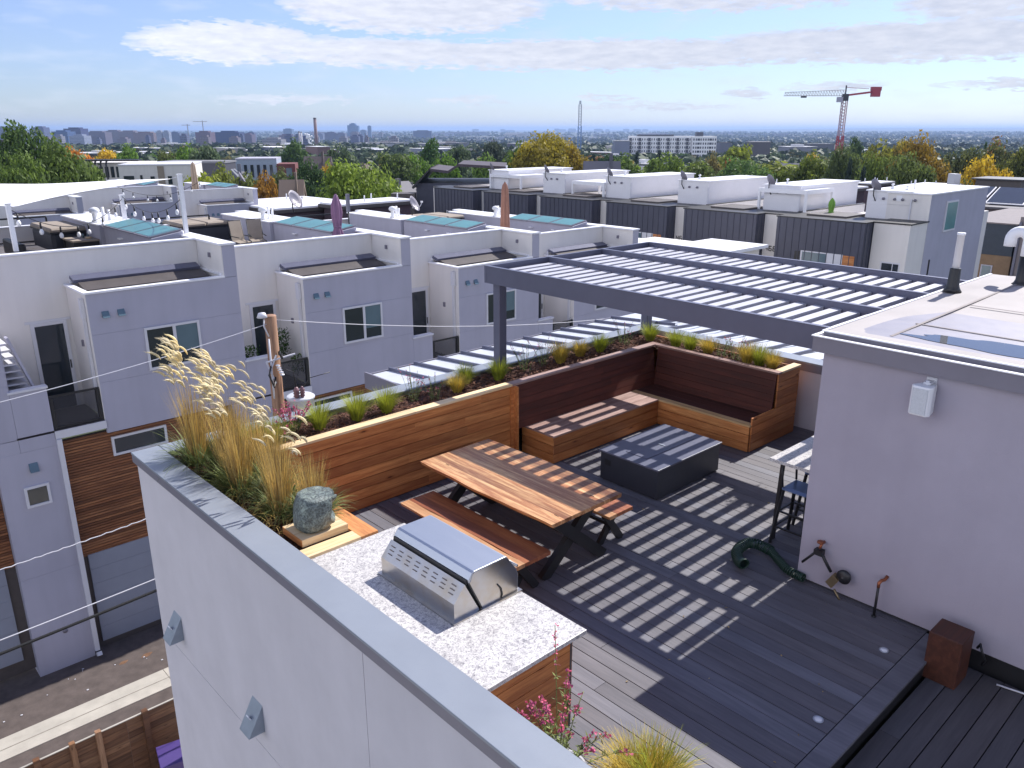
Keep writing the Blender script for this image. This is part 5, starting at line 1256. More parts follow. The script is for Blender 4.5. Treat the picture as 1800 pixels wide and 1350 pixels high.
# exterior stair between the first two houses of the alley row
t = thing('exterior_stair', 'grey stair climbing in the recess at the left edge, above the white-capped wall', 'stair', (3.95, 24.4, -3.1))
mb = MB()
for k in range(14): mb.box(0, .8, .1 + k*.0 + .0, 1.3, k*.19 - .02 - .35, k*.19 + .02 - .35); 
mb = MB(); tr = []
for k in range(13):
    zz = .0 + k*.19; mb.box(.02, .95 - k*.055, .25, 1.35, zz - .02, zz + .02); mb.box(.02, .95 - k*.055, 1.33, 1.35, zz + .02, zz + .17)
mb.build('treads', M['trim'], t)
mb = MB(); mb.bar((1.05, .2, -.2), (.28, .2, 2.5), .06, .28, up=(0, 1, 0)); mb.build('stringer', M['greyblue'], t)
# greenery on the second balcony
def bush(label, x, y, z, n, s_, h, colr):
    mb = MB()
    for k in range(n):
        a = ru(0, 6.3); q = s_*math.sqrt(rnd()); p = Vector((q*math.cos(a), q*math.sin(a)*.7, h*rnd())); d = Vector((ru(-1, 1), ru(-1, 1), ru(-.3, 1))).normalized(); e = p + d*.12; s = d.cross(Vector((ru(-1, 1), ru(-1, 1), 1))).normalized()*.025
        mb.add([tuple(p), tuple(p.lerp(e, .5)+s), tuple(e), tuple(p.lerp(e, .5)-s)], [(0, 1, 2, 3)], rnd())
    o = mb.build('potted_shrub', M['crown']); o.location = (x, y, z); o.color = colr + (1,); tag(o, label, 'plant', 'green plants on the balcony of the second townhouse')
bush('low green foliage behind the white ledge left of the utility pole', 10.95, 24.7, -2.75, 420, .45, .6, (.05, .11, .02))
bush('taller leafy plant right of the utility pole on the balcony', 12.25, 24.9, -2.75, 420, .35, .95, (.05, .11, .02))
bush('small spiky plant by the black balcony railing', 12.5, 24.3, -3.3, 160, .25, .7, (.08, .14, .03))

# a few dry leaves on the boards
mb = MB()
for k in range(46):
    x, y = (ru(4.3, 7.4), ru(2.3, 8.1)) if k % 3 else (ru(7.4, 10.2), ru(4.0, 7.4)); a = ru(0, 6.3); s_ = ru(.008, .02)
    mb.add([(x + s_*math.cos(a), y + s_*math.sin(a), .004), (x - s_*.5*math.sin(a), y + s_*.5*math.cos(a), ru(.004, .014)), (x - s_*math.cos(a), y - s_*math.sin(a), .005), (x + s_*.5*math.sin(a), y - s_*.5*math.cos(a), ru(.004, .012))], [(0, 1, 2, 3)], rnd())
tag(mb.build('dry_leaves', M['straw']), 'scattered dry leaves on the deck boards', kind='stuff')
# basket hung from the pergola just behind the tower edge; its leafy shadow falls on the boards by the fire pit
t = thing('hanging_basket', 'round basket hung from the pergola just behind the stair tower edge', 'hanging basket', (11.22, 5.12, 2.0))
mb = MB(); mb.lathe([(.05, -.1), (.15, -.06), (.21, .04), (.23, .12), (.21, .12), (.18, .09), (0, .08)], n=24); mb.build('bowl', M['pit'], t)
mb = MB()
for k in range(3): a = k*2.1; mb.bar((.21*math.cos(a), .21*math.sin(a), .12), (0, 0, .56), .008, .008)
mb.build('chain', M['black'], t)
gaura('trailing plant spilling from the hanging basket behind the tower edge', 11.22, 5.12, 2.1, .42, 26, 3, 22, grp='potted plants', spread=.15, leanr=(.9, 2.3), lsz=.055)
# dead stems fallen over the mulch in the corner planter
mb = MB()
for k in range(620):
    x, y, z = ru(2.98, 3.62), ru(6.7, 9.0), ru(.9, 1.0)
    blade(mb, (x, y, z), ru(0, 6.28), ru(.12, .42), ru(1.3, 2.6), ru(.003, .006), rnd(), 5)
tag(mb.build('dead_stems', M['straw'], PL, plo), kind='stuff')
# ================================================================== ground out to the horizon
def terrain():
    rings = [0, 12, 24, 36, 48, 60, 75, 90, 120, 160, 210, 280, 370, 480, 620, 800, 1000, 1300, 1700, 2200, 2800, 3600, 4700, 6000, 8000, 10000, 13000, 16500, 20000, 24000, 29000, 35000]
    n = 180; vs = [(0, 0, -10.95)]
    for r_ in rings[1:]:
        for k in range(n):
            a = 2*math.pi*k/n; x, y = r_*math.cos(a), r_*math.sin(a); vs.append((x, y, ground(x, y) - .3 + (r_ > 1500)*ru(-1.5, 1.5)))
    fs = [(0, 1+k, 1+(k+1) % n) for k in range(n)]
    for i in range(len(rings)-2):
        for k in range(n): a = 1+i*n; fs.append((a+k, a+n+k, a+n+(k+1) % n, a+(k+1) % n))
    mb = MB(); mb.add(vs, fs, .5, True); return mb
m, n, b = newmat('land'); co = objco(n)
f1 = n.noise(co, .012, 6, .65); f2 = n.noise(co, .09, 4, .6); f3 = n.noise(co, .0011, 5, .6)
c = n.ramp(f1, [(.36, (.030, .045, .018)), (.5, (.045, .055, .028)), (.6, (.075, .07, .045)), (.74, (.12, .105, .085))])
c = n.mix(n.m('MULTIPLY', n.m('SUBTRACT', f3, .45), 3.0, clamp=True), c, (.045, .06, .03))
c = n.mix(1.0, c, n.ramp(f2, [(.35, .7), (.65, 1.25)]), 'MULTIPLY')
n.link(c, b.inputs['Base Color']); b.inputs['Roughness'].default_value = .95
tag(terrain().build('ground', m), kind='structure')

# ================================================================== trees
def crown_mesh(seed, nclump, nleaf, ls, kind='round'):
    rr = random.Random(seed); mb = MB(); cl = []
    for k in range(nclump):
        if kind == 'cone':
            h = rr.random()**1.3; a = rr.uniform(0, 6.28); q = (1-h)*.42*rr.uniform(.55, 1.0); cl.append((q*math.cos(a), q*math.sin(a), h*.98 + .02, .10 + .16*(1-h)))
        elif kind == 'tall':
            h = rr.random(); a = rr.uniform(0, 6.28); q = .30*math.sin(math.pi*(.12+.8*h))**.7*rr.uniform(.3, 1); cl.append((q*math.cos(a), q*math.sin(a), .08+h*.86, rr.uniform(.1, .17)))
        else:
            d = Vector((rr.gauss(0, 1), rr.gauss(0, 1), rr.gauss(0, 1))).normalized(); q = rr.uniform(.35, 1)**.5
            wob = 1 + .13*math.sin(3*math.atan2(d.y, d.x) + seed) + .08*math.sin(5*d.z + seed*2)
            z = .66 + d.z*.29*q*wob
            cl.append((d.x*.44*q*wob, d.y*.44*q*wob, max(.24, z), rr.uniform(.09, .19)))
    for k in range(nleaf):
        cx, cy, cz, cr = cl[k % nclump]
        d = Vector((rr.gauss(0, 1), rr.gauss(0, 1), rr.gauss(0, 1)+.25)).normalized(); q = cr*rr.uniform(.55, 1.08)
        p = Vector((cx, cy, cz)) + Vector((d.x*q, d.y*q, d.z*q*.8))
        nn = (d*1.2 + Vector((rr.uniform(-1, 1), rr.uniform(-1, 1), rr.uniform(-.6, 1)))).normalized(); u = nn.orthogonal().normalized(); v = nn.cross(u); th = rr.uniform(0, 6.28)
        u, v = u*math.cos(th)+v*math.sin(th), v*math.cos(th)-u*math.sin(th); s = ls*rr.uniform(.6, 1.3)
        mb.add([tuple(p-u*s), tuple(p+v*s*.6), tuple(p+u*s), tuple(p-v*s*.6)], [(0, 1, 2, 3)], min(1, max(0, rr.gauss(.5, .22) + (k % nclump) % 5*.05-.1)))
    return mb
def trunk_mesh(seed, kind):
    rr = random.Random(seed); mb = MB()
    mb.tube([(0, 0, 0), (.008, .004, .2), (-.006, .01, .45), (0, 0, .8 if kind != 'round' else .62)], [.032, .024, .018, .006], 7, .5)
    if kind != 'cone':
        for k in range(6):
            a = k*1.05 + rr.uniform(-.3, .3); z = rr.uniform(.2, .42)
            mb.tube([(0, 0, z), (.12*math.cos(a), .12*math.sin(a), z+.13), (.28*math.cos(a), .28*math.sin(a), z+rr.uniform(.2, .34))], [.014, .009, .003], 5, .5)
    return mb
LOD = {}
def proto(key, *a):
    if key not in LOD:
        kind = a[3] if len(a) > 3 else 'round'; seed = hash(key) % 97 if False else sum(map(ord, key))
        LOD[key] = (crown_mesh(seed, *a), trunk_mesh(seed, kind), kind)
        cm, tm, kd = LOD[key]
        c = cm.build('crown', M['crown']); t = tm.build('trunk', M['bark']); LOD[key] = (c.data, t.data)
        bpy.data.objects.remove(c); bpy.data.objects.remove(t)
    return LOD[key]
for i in range(3): proto('hi%d' % i, 90, 15000, .021)
for i in range(4): proto('mid%d' % i, 60, 4600, .034)
for i in range(3): proto('lo%d' % i, 34, 1300, .055)
for i in range(2): proto('cone%d' % i, 70, 4000, .026, 'cone')
proto('tall0', 50, 4600, .028, 'tall'); proto('conelo', 30, 1100, .05, 'cone')
NTREE = [0]
def tree(label, cat, x, y, h, wdt, colr, key, group='trees between the townhouses and the city'):
    z = ground(x, y) - .3; t = thing('tree', label, cat, (x, y, z), ru(0, 6.28), group)
    if key.startswith('cone'): t.name = 'conifer_tree'
    sx = wdt / (.86 if key.startswith('co') else .72 if key[0] == 't' else 1.05); sx *= 1.3 if key[0] in 'hm' else 1.15; t.scale = (sx, sx, h); colr = tuple(min(.9, q*1.75) for q in colr)
    c = bpy.data.objects.new('crown', LOD[key][0]); COL.objects.link(c); c.parent = t; c.color = colr + (1,)
    k = bpy.data.objects.new('trunk', LOD[key][1]); COL.objects.link(k); k.parent = t
    NTREE[0] += 1; return t
GR, DG, OL, YG, YE, OR, RE, SG = (.085, .15, .018), (.035, .07, .02), (.09, .11, .025), (.19, .22, .02), (.38, .26, .02), (.36, .15, .02), (.36, .05, .02), (.07, .1, .05)
def T_(label, c, top, D, wpx, colr, key='mid0', cat='tree'):
    x, y = col(c, D); h = zat(top, D) - (ground(x, y) - .3); return tree(label, cat, x, y, max(3, h), wpx/1476*D, colr, key)
K = 'tree'
T_('tall dark green tree at the left edge, highest of the leafy trees there', 42, 218, 105, 92, (.05, .085, .022), 'hi0')
T_('broad green tree at the far left, below the tall dark one', 95, 258, 92, 110, (.075, .11, .024), 'hi1')
T_('green tree at the left edge rising behind the shade sail', 20, 282, 80, 100, (.08, .12, .025), 'hi2')
T_('lighter green tree right of the shade sail, in front of the framed building', 130, 296, 88, 80, (.09, .13, .028), 'mid1')
T_('orange tree just right of the tall dark tree on the left', 122, 256, 165, 58, OR, 'mid2'); T_('yellow tree behind the framed white building', 178, 262, 230, 44, YE, 'mid0')
T_('round green tree between the yellow one and the dark flat roofs', 213, 261, 220, 54, GR, 'mid1'); T_('round bright green tree above the low white building', 323, 258, 190, 52, GR, 'mid3')
T_('grey-green tree with a bare trunk right of the round bright green one', 357, 255, 180, 56, SG, 'mid0'); T_('yellow-green tree row end behind the back-row skylight', 336, 300, 120, 64, YG, 'mid2')
T_('second yellow-green tree behind the back-row skylight', 372, 298, 125, 60, (.12, .14, .025), 'mid1'); T_('dark pine left of the pale blue building', 290, 262, 260, 40, OL, 'mid2')
T_('round green tree beside the tall chimney', 510, 249, 300, 46, (.05, .09, .02), 'mid1'); T_('dark green tree below the chimneys, right of the brick block', 538, 287, 118, 76, (.035, .065, .022), 'hi1')
T_('golden tree between the dark green and the bright green ones', 572, 289, 130, 48, (.24, .16, .02), 'mid0'); T_('small orange tree in front of the pale blue building', 455, 305, 135, 42, (.22, .12, .02), 'mid3')
T_('olive tree in front of the pale blue building, left', 422, 300, 140, 52, OL, 'mid2'); T_('olive green tree between brick block and dark tree', 492, 303, 140, 56, (.08, .1, .03), 'mid1')
T_('grey-green tree above the bright green one', 597, 258, 230, 52, SG, 'mid3'); T_('big bright green tree rising left of the dark-clad row', 630, 281, 96, 128, (.13, .18, .028), 'hi0')
T_('second bright green tree mass right of the big one', 668, 304, 104, 66, (.11, .155, .028), 'mid1')
T_('olive tree right behind the big bright green one', 690, 264, 210, 66, (.07, .1, .026), 'mid2'); T_('green tree above the dark sloped roof', 722, 270, 220, 48, GR, 'mid0')
T_('tall narrow green tree standing clear of the others near the middle', 757, 246, 235, 40, (.045, .09, .02), 'tall0'); T_('green bush tree below the tall narrow one', 775, 276, 190, 52, GR, 'mid1')
T_('dusky pine right of the tall narrow tree', 803, 253, 260, 38, SG, 'mid2'); T_('dusky pine left of the big yellow-green tree', 868, 248, 260, 40, (.045, .06, .04), 'mid0')
T_('light green round tree above the white penthouses', 858, 274, 170, 54, (.1, .16, .03), 'mid3'); T_('green tree at the left foot of the big yellow-green one', 905, 262, 150, 62, (.08, .12, .022), 'mid1')
T_('big yellow-green tree in the middle of the skyline', 955, 242, 130, 104, (.20, .165, .022), 'hi2'); T_('yellow-green tree joined to the right of the big one', 1005, 258, 132, 72, (.20, .15, .022), 'hi1')
T_('dark conifer in front of the white apartment block, left one', 1122, 268, 300, 22, (.02, .035, .025), 'cone0', 'conifer'); T_('dark conifer in front of the white apartment block, right one', 1162, 263, 300, 24, (.02, .035, .025), 'cone1', 'conifer')
T_('dark conifer left of the low green trees', 1045, 272, 250, 22, (.022, .038, .028), 'cone0', 'conifer'); T_('dark green tree with red-brown neighbour left of the apartment block', 1075, 268, 270, 40, DG, 'mid2')
T_('rusty tree left of the apartment block', 1058, 274, 280, 34, (.14, .07, .03), 'mid0'); T_('wide green tree below the apartment block, left', 1110, 279, 165, 74, (.08, .12, .025), 'mid1')
T_('wide green tree below the apartment block, middle', 1180, 274, 170, 84, (.10, .145, .025), 'mid3'); T_('green tree below the apartment block, right', 1235, 283, 160, 60, (.09, .12, .03), 'mid0')
T_('yellow-green tree right of the apartment block', 1302, 252, 240, 50, (.15, .18, .022), 'mid2'); T_('small red tree in front of the yellow-green one', 1287, 274, 220, 14, (.3, .06, .03), 'lo0')
T_('green tree with grey tint above the dark flat roofs', 1318, 278, 130, 82, (.07, .12, .035), 'hi0'); T_('brownish tree left of the red one', 1262, 276, 165, 46, (.13, .11, .04), 'mid1')
T_('olive green round tree before the crane', 1432, 277, 122, 88, (.085, .11, .02), 'hi1'); T_('small golden tree beyond the brick house roofs', 1378, 290, 190, 26, YE, 'mid0'); T_('small yellow tree near the foot of the crane', 1436, 267, 330, 18, YE, 'mid2')
T_('tall grey-green tree right at the crane foot', 1492, 264, 116, 66, (.07, .095, .035), 'hi2'); T_('dark spruce right of the white penthouses, left one', 1502, 288, 98, 30, (.022, .035, .028), 'cone0', 'conifer'); T_('dark spruce right of the white penthouses, right one', 1528, 293, 96, 30, (.022, .035, .028), 'cone1', 'conifer')
T_('yellow-green tree behind the two spruces', 1552, 254, 150, 66, (.13, .13, .022), 'mid3'); T_('green tree between the crane and the orange-topped tree', 1568, 271, 105, 72, (.08, .11, .025), 'hi0')
T_('broad tree with orange top behind the white end house', 1618, 250, 104, 88, (.17, .115, .02), 'hi1'); T_('green lower half beside the orange-topped tree', 1610, 280, 96, 84, (.08, .105, .03), 'hi2')
T_('broad dusky olive tree on the right', 1700, 262, 108, 96, (.065, .075, .032), 'hi0'); T_('second dusky olive tree right of the broad one', 1757, 260, 112, 90, (.07, .078, .03), 'hi1')
T_('rusty orange tree high on the right', 1748, 254, 170, 50, (.18, .09, .025), 'mid1'); T_('round golden tree on the right above the flat roofs', 1752, 287, 84, 82, (.30, .21, .02), 'hi2')
T_('green tree at the right edge', 1810, 262, 105, 74, (.09, .1, .025), 'hi1'); T_('shadowy green tree right of the white end house', 1712, 322, 74, 70, (.055, .07, .028), 'hi0'); T_('yellow-topped tree before the crane field', 1592, 246, 190, 44, (.16, .13, .02), 'mid0')
T_('dark conifer on the right skyline', 1738, 249, 260, 18, DG, 'cone1', 'conifer'); T_('pointed green tree left of the yellow-topped ones', 1508, 244, 220, 30, (.045, .075, .03), 'tall0')
def cword(c):
    m_ = max(c); sp_ = m_ - min(c)
    if sp_ < .09: return 'white' if m_ > .45 else 'grey' if m_ > .18 else 'dark'
    if c[2] >= c[0]: return 'blue-grey'
    return 'tan' if m_ > .3 else 'brick-brown'
def place(c, D, near, far):
    col_ = 'at the far left' if c < 250 else 'left of the chimneys' if c < 520 else 'left of the big bright green tree' if c < 620 else 'left of the yellow-green middle tree' if c < 920 else 'below the white apartment block' if c < 1260 else 'left of the red crane' if c < 1480 else 'right of the red crane'
    return ('nearer' if D < near else 'farther' if D > far else 'middle-distance'), col_
# the many other street and garden trees
rs = random.Random(31)
PAL = [GR, GR, (.08, .1, .03), DG, OL, SG, OL, (.12, .14, .025), (.06, .09, .03), (.16, .13, .025), (.17, .1, .03), (.05, .075, .03), (.2, .15, .02)]
wl = ['small green street tree among the roofs beyond the townhouses', 'dark evergreen among the roofs beyond the townhouses']
for k in range(240):
    u = rs.random(); D = 120*(700/120)**u; c = rs.uniform(-80, 1900) if k < 180 else (rs.uniform(-700, -80) if k % 2 else rs.uniform(1900, 2300))
    if 650 < c < 720 and D < 140: continue
    if D < 260 and rs.random() < (.35 if c > 1250 else .62): D *= 2
    x, y = col(c, D); h = rs.uniform(6, 11.5) + (2.5 if c > 1300 else 0)
    con = rs.random() < .1; key = ('conelo' if con else ('lo%d' % rs.randrange(3) if D > 240 else 'mid%d' % rs.randrange(4)))
    colr = (.03, .045, .03) if con else PAL[rs.randrange(len(PAL))]; f = rs.uniform(.8, 1.2)
    pl_ = place(c, D, 220, 420); hue = 'orange-brown' if colr[0] > colr[1]*1.2 else 'yellow-green' if colr[0] > colr[1]*.98 else 'dark green' if colr[1] < .065 else 'dusky olive' if colr[0] > .85*colr[1] else 'green'
    tree('%s %s %s among the roofs %s' % (pl_[0], hue, 'conifer' if con else 'tree', pl_[1]), 'conifer' if con else 'tree', x, y, h, h*(.45 if con else rs.uniform(.8, 1.15)), tuple(q*f for q in colr), key)
# ------------------------------------------------------------------ far woodland as masses of leaf clumps
def woodland(seed, D0, D1, num, size, colr, name, c0=-800, c1=2350, p=1.0):
    rr = random.Random(seed); mb = MB()
    for k in range(num):
        u = rr.random()**p; D = D0*(D1/D0)**u; c = rr.uniform(c0, c1); x, y = col(c, D); s = size*rr.uniform(.7, 1.4)*(1 + (D/D1)*.6); z = ground(x, y); tone = rr.gauss(.5, .2)
        for q in range(9):
            d = Vector((rr.gauss(0, 1), rr.gauss(0, 1), abs(rr.gauss(0, .8)))).normalized(); pc = Vector((x, y, z + s*.5)) + Vector((d.x*s*.6, d.y*s*.6, d.z*s*.55))
            nn = (d + Vector((rr.uniform(-.6, .6), rr.uniform(-.6, .6), rr.uniform(-.3, .6)))).normalized(); a = nn.orthogonal().normalized(); b_ = nn.cross(a); e = s*.42
            mb.add([tuple(pc-a*e), tuple(pc-b_*e*.8), tuple(pc+a*e), tuple(pc+b_*e*.8)], [(0, 1, 2, 3)], min(1, max(0, tone + rr.gauss(0, .12))))
    o = mb.build(name, leafmat(name + '_leaf', colr, .35, trans=.1)); tag(o, 'far woodland', 'woodland', kind='stuff'); return o
woodland(1, 480, 1500, 5600, 5.5, (.045, .07, .025), 'distant_trees'); woodland(2, 520, 1600, 1000, 5, (.12, .11, .025), 'distant_autumn_trees')
woodland(3, 1500, 9000, 9000, 10, (.035, .055, .03), 'distant_woodland'); woodland(4, 1200, 8000, 5000, 10, (.035, .055, .03), 'distant_woodland', 1150, 1950)


# ================================================================== buildings further off
def wallmat(name, colr, fl=3.1, bay=2.6, glass=(.05, .06, .08), frac=.5):
    """wall with rows of windows, for houses and blocks seen small"""
    m, n, b = newmat(name); co = objco(n); sp = n.n('ShaderNodeSeparateXYZ'); n.link(co, sp.inputs[0])
    h = n.m('ADD', sp.outputs[0], sp.outputs[1])
    fx = n.m('FRACT', n.m('DIVIDE', h, bay)); fz = n.m('FRACT', n.m('DIVIDE', sp.outputs[2], fl))
    wx = n.m('MULTIPLY', n.m('GREATER_THAN', fx, .5-frac/2), n.m('LESS_THAN', fx, .5+frac/2)); wz = n.m('MULTIPLY', n.m('GREATER_THAN', fz, .3), n.m('LESS_THAN', fz, .78))
    geo = n.n('ShaderNodeNewGeometry'); s2 = n.n('ShaderNodeSeparateXYZ'); n.link(geo.outputs['Normal'], s2.inputs[0]); side = n.m('LESS_THAN', n.m('ABSOLUTE', s2.outputs[2]), .5)
    w_ = n.m('MULTIPLY', n.m('MULTIPLY', wx, wz), side)
    oc = n.n('ShaderNodeObjectInfo').outputs['Color']
    base = n.mix(1.0, oc, n.ramp(n.noise(co, .4, 4), [(.3, .85), (.7, 1.1)]), 'MULTIPLY')
    n.link(n.mix(w_, base, glass), b.inputs['Base Color']); b.inputs['Roughness'].default_value = .6
    return m
WM = wallmat('far_wall', None); WM2 = wallmat('far_wall_wide', None, 3.3, 6.0, frac=.62); plainobj, _n, _b = newmat('object_paint'); _n.link(_n.n('ShaderNodeObjectInfo').outputs['Color'], _b.inputs['Base Color']); _b.inputs['Roughness'].default_value = .8
def pmesh(mb, name, mat): o = mb.build(name, mat); d = o.data; bpy.data.objects.remove(o); return d
FLAT = [(pmesh(boxmb(-.5, .5, -.5, .5, 0, 1), 'wall', WM), pmesh(MB().box(-.51, .51, -.51, .51, 1.0, 1.04).box(-.2, .1, -.15, .2, 1.04, 1.2), 'roof', plainobj)),
        (pmesh(MB().box(-.5, .5, -.5, .5, 0, .8).box(-.5, .1, -.5, .5, .8, 1), 'wall', WM2), pmesh(MB().box(.1, .51, -.51, .51, .8, .83).box(-.51, .11, -.51, .51, 1.0, 1.03), 'roof', plainobj))]
GABLE = (pmesh(MB().box(-.5, .5, -.5, .5, 0, .62).prism([(-.5, -.5, .62), (-.5, .5, .62), (-.5, 0, .97)], (1, 0, 0)), 'wall', plainobj),
         pmesh(MB().prism([(-.55, -.58, .60), (-.55, 0, 1.0), (-.55, .58, .60), (-.55, .58, .66), (-.55, 0, 1.07), (-.55, -.58, .66)], (1.1, 0, 0)).box(.2, .28, -.2, -.1, .8, 1.15), 'roof', plainobj))
def bldg(label, cat, x, y, sx, sy, h, wc, rc, kind=0, rz=0, group='low buildings between the trees', name='building', parts=True, z=None):
    z = (ground(x, y) - .3) if z is None else z
    w_, r_ = FLAT[kind] if kind < 2 else GABLE
    if not parts:
        o = bpy.data.objects.new(name, w_); COL.objects.link(o); o.location = (x, y, z); o.rotation_euler[2] = rz; o.scale = (sx, sy, h); o.color = wc + (1,); return tag(o, label, cat, group)
    t = thing(name, label, cat, (x, y, z), rz, group); t.scale = (1, 1, 1)
    for nm, me, cc in (('wall', w_, wc), ('roof', r_, rc)):
        o = bpy.data.objects.new(nm, me); COL.objects.link(o); o.parent = t; o.scale = (sx, sy, h); o.color = cc + (1,)
    return t
def Bd(label, c, top, D, wpx, dep, wc, rc, kind=0, rz=None, cat='building', name='building', group='larger blocks beyond the trees'):
    x, y = col(c, D); h = zat(top, D) - (ground(x, y) - .3); return bldg(label, cat, x, y, dep, wpx/1476*D, max(3, h), wc, rc, kind, R(YAW) if rz is None else rz, group, name)
WH, GY, BL, BR, DK, TAN = (.6, .6, .62), (.3, .3, .33), (.07, .11, .2), (.2, .09, .07), (.05, .05, .06), (.34, .27, .21)
# white apartment block (seven storeys)
def apartments():
    D = 690; x, y = col(1183, D); z = -22.5; H = zat(239, D) - z; sc_ = D/1476; rz = R(YAW - 4)
    t = thing('apartment_block', 'long white seven-storey apartment block standing above the trees', 'apartment block', (x, y, z), rz)
    wh = plain('apartment_white', (.85, .85, .86), .7, var=.03, vs=.1); dk = plain('apartment_dark', (.05, .055, .075), .6); bgr = plain('balcony_grey', (.16, .16, .18), .6)
    W_ = 150*sc_; fl = H/7
    mb = MB(); mb.box(0, 20, -W_*.22, W_*.5, 0, H, .5); mb.box(-6, 20, -W_*.5, -W_*.225, 0, H, .5); mb.build('wall', wh, t)
    mb = MB(); mb.box(3, 16, -W_*.02, W_*.4, H, H+1.3); mb.box(2, 10, -W_*.36, -W_*.28, H, H+3.2); mb.build('roof_plant', dk, t)
    mb = MB(); mb.box(-4, 22, W_*.505, W_*.64, 0, H*.72, .5); mb.build('side_wing', plain('apartment_grey', (.17, .18, .23), .7, var=.25, vs=.35), t)
    nwin = [0]; rest = MB()
    def win(*a):
        nwin[0] += 1
        if nwin[0] <= 96: MB().box(*a).build('window', dk, t)
        else: rest.box(*a)
    for f in range(5, -1, -1):
        z0 = fl*(f+.75)
        for k in range(26):
            yy = -W_*.22 + (k+.5)*W_*.72/26
            if k % 4 == 1: win(-.05, 0, yy-.9, yy+1.3, z0+.1, z0+fl*.8)
            else: win(-.05, 0, yy-.4, yy+.4, z0+.6, z0+fl*.7)
        for k in range(10):
            yy = -W_*.5 + (k+.5)*W_*.275/10; win(-6.05, -6, yy-.5 - (k % 5 == 2)*.5, yy+.5 + (k % 5 == 2)*.5, z0+.5, z0+fl*.7)
        for k in range(1, 26, 4): yy = -W_*.22 + (k+.5)*W_*.72/26; MB().box(-1.3, -.06, yy-1.1, yy+1.5, z0, z0+.15).box(-1.3, -1.2, yy-1.1, yy+1.5, z0+.15, z0+1.0).build('balcony', bgr, t)
    tag(rest.build('windows', dk, t), kind='stuff')
    mb = MB(); mb.box(-7, 20, -W_*.5, W_*.5, -.5, fl*.55, .5); mb.build('podium', dk, t)
apartments()
Bd('blue-grey block half built at the left end of the white apartment block', 1092, 247, 680, 26, 20, (.2, .22, .3), (.5, .5, .5), 1); Bd('dark six-storey block right of the white apartments', 1272, 250, 720, 20, 20, (.12, .13, .18), DK, 1)
Bd('brown flat-roofed block with two tiers before the distant hills', 1333, 249, 640, 34, 20, (.1, .09, .1), (.35, .33, .34), 1); Bd('low dark block beyond the trees, right of the brown block', 1440, 252, 900, 44, 26, (.1, .1, .12), (.2, .2, .22), 1)
Bd('long pale flat roof beyond the trees, left of the crane', 1405, 257, 800, 50, 30, (.2, .2, .24), (.5, .5, .52), 0)
# mid-distance houses and blocks, left part
def framed_block():
    D = 150; x, y = col(186, D); z = ground(x, y) - .3; H = zat(281, D) - z; s = D/1476
    t = thing('framed_townhouses', 'white building with tall curved black frames, left of the pale blue block', 'building', (x, y, z), R(YAW + 6))
    MB().box(0, 8, -55*s, 52*s, 0, H-.3, .5).build('wall', M['cream'], t)
    for k in range(6):
        yy = 50*s - k*9.4*s; mb = MB(); mb.tube([(-1.6, yy, 2), (-1.6, yy, H-.6), (-1.2, yy, H), (0, yy, H+.15)], .16, 5); mb.build('frame', M['black'], t)
    mb = MB(); mb.box(-1.7, 1, -52*s, 52*s, H+.0, H+.28); mb.build('canopy', M['black'], t)
    for f in range(3):
        for k in range(7):
            yy = 46*s - k*9.4*s; MB().box(-.08, -.01, yy-.32*9.4*s, yy+.32*9.4*s, H-2.9-f*3, H-1.0-f*3).build('window', M['dark_glass'], t)
framed_block()
def white_block():
    D = 128; x, y = col(265, D); z = ground(x, y) - .3; H = zat(289, D) - z; s = D/1476
    t = thing('white_flat_building', 'low white flat-roofed building with two small square windows and a tan stripe', 'building', (x, y, z), R(YAW + 14))
    MB().box(0, 12, -62*s, 62*s, 0, H, .5).build('wall', M['cream'], t); MB().box(-.1, 12.1, -62.5*s, 62.5*s, H, H+.2).build('parapet', M['trim'], t)
    MB().box(-.06, -.01, -13*s, -2*s, 0, H-.1).build('stripe', M['tan'], t)
    for (a, b, c_, d) in ((11, 4, 1.7, .9), (-18, -25, 1.7, .9), (28, 24, 1.5, 1.2), (55, 38, 1.6, .8)): f = MB().box(-.08, -.02, b*s, a*s, H-c_-1.1, H-c_+.1); f.build('window', M['dark_glass'], t)
white_block()
Bd('dark long flat-roofed row behind the white low building', 350, 283, 175, 110, 12, (.07, .07, .09), (.2, .2, .22), 1, group='flat blocks beyond the courtyard row')
Bd('pale block at the far left behind the trees', 8, 276, 140, 40, 10, (.25, .26, .3), DK, 0, group='flat blocks beyond the courtyard row')
def blue_block():
    D = 205; x, y = col(452, D); z = ground(x, y) - .3; H = zat(279, D) - z; s = D/1476
    t = thing('pale_blue_block', 'pale blue apartment block with a row of tall windows and a brick end', 'building', (x, y, z), R(YAW + 10))
    MB().box(0, 12, -28*s, 42*s, 0, H, .5).build('wall', plain('pale_blue_wall', (.33, .39, .48), .7), t); MB().box(-.6, 9, -60*s, -28.2*s, 0, H-1.0, .5).build('brick_end', plain('brick_red', (.16, .05, .045), .85, var=.2), t)
    for k in range(6): yy = 37*s - k*11*s; MB().box(-.1, -.01, yy-2.6*s, yy+2.6*s, H-4.2, H-1.2).build('window', M['dark_glass'], t); MB().box(-.1, -.01, yy-2.6*s, yy+2.6*s, H-8.2, H-5.2).build('window', M['dark_glass'], t)
    for k in range(2): MB().box(-.7, -.61, -54*s, -44*s, H-4-k*3.6, H-2-k*3.6).build('window', M['blue_glass'], t)
    MB().box(-.1, 12.1, -28*s, 42.5*s, H, H+.35).build('parapet', M['greyblue'], t)
blue_block()
GR_ = 'gabled houses among the trees'
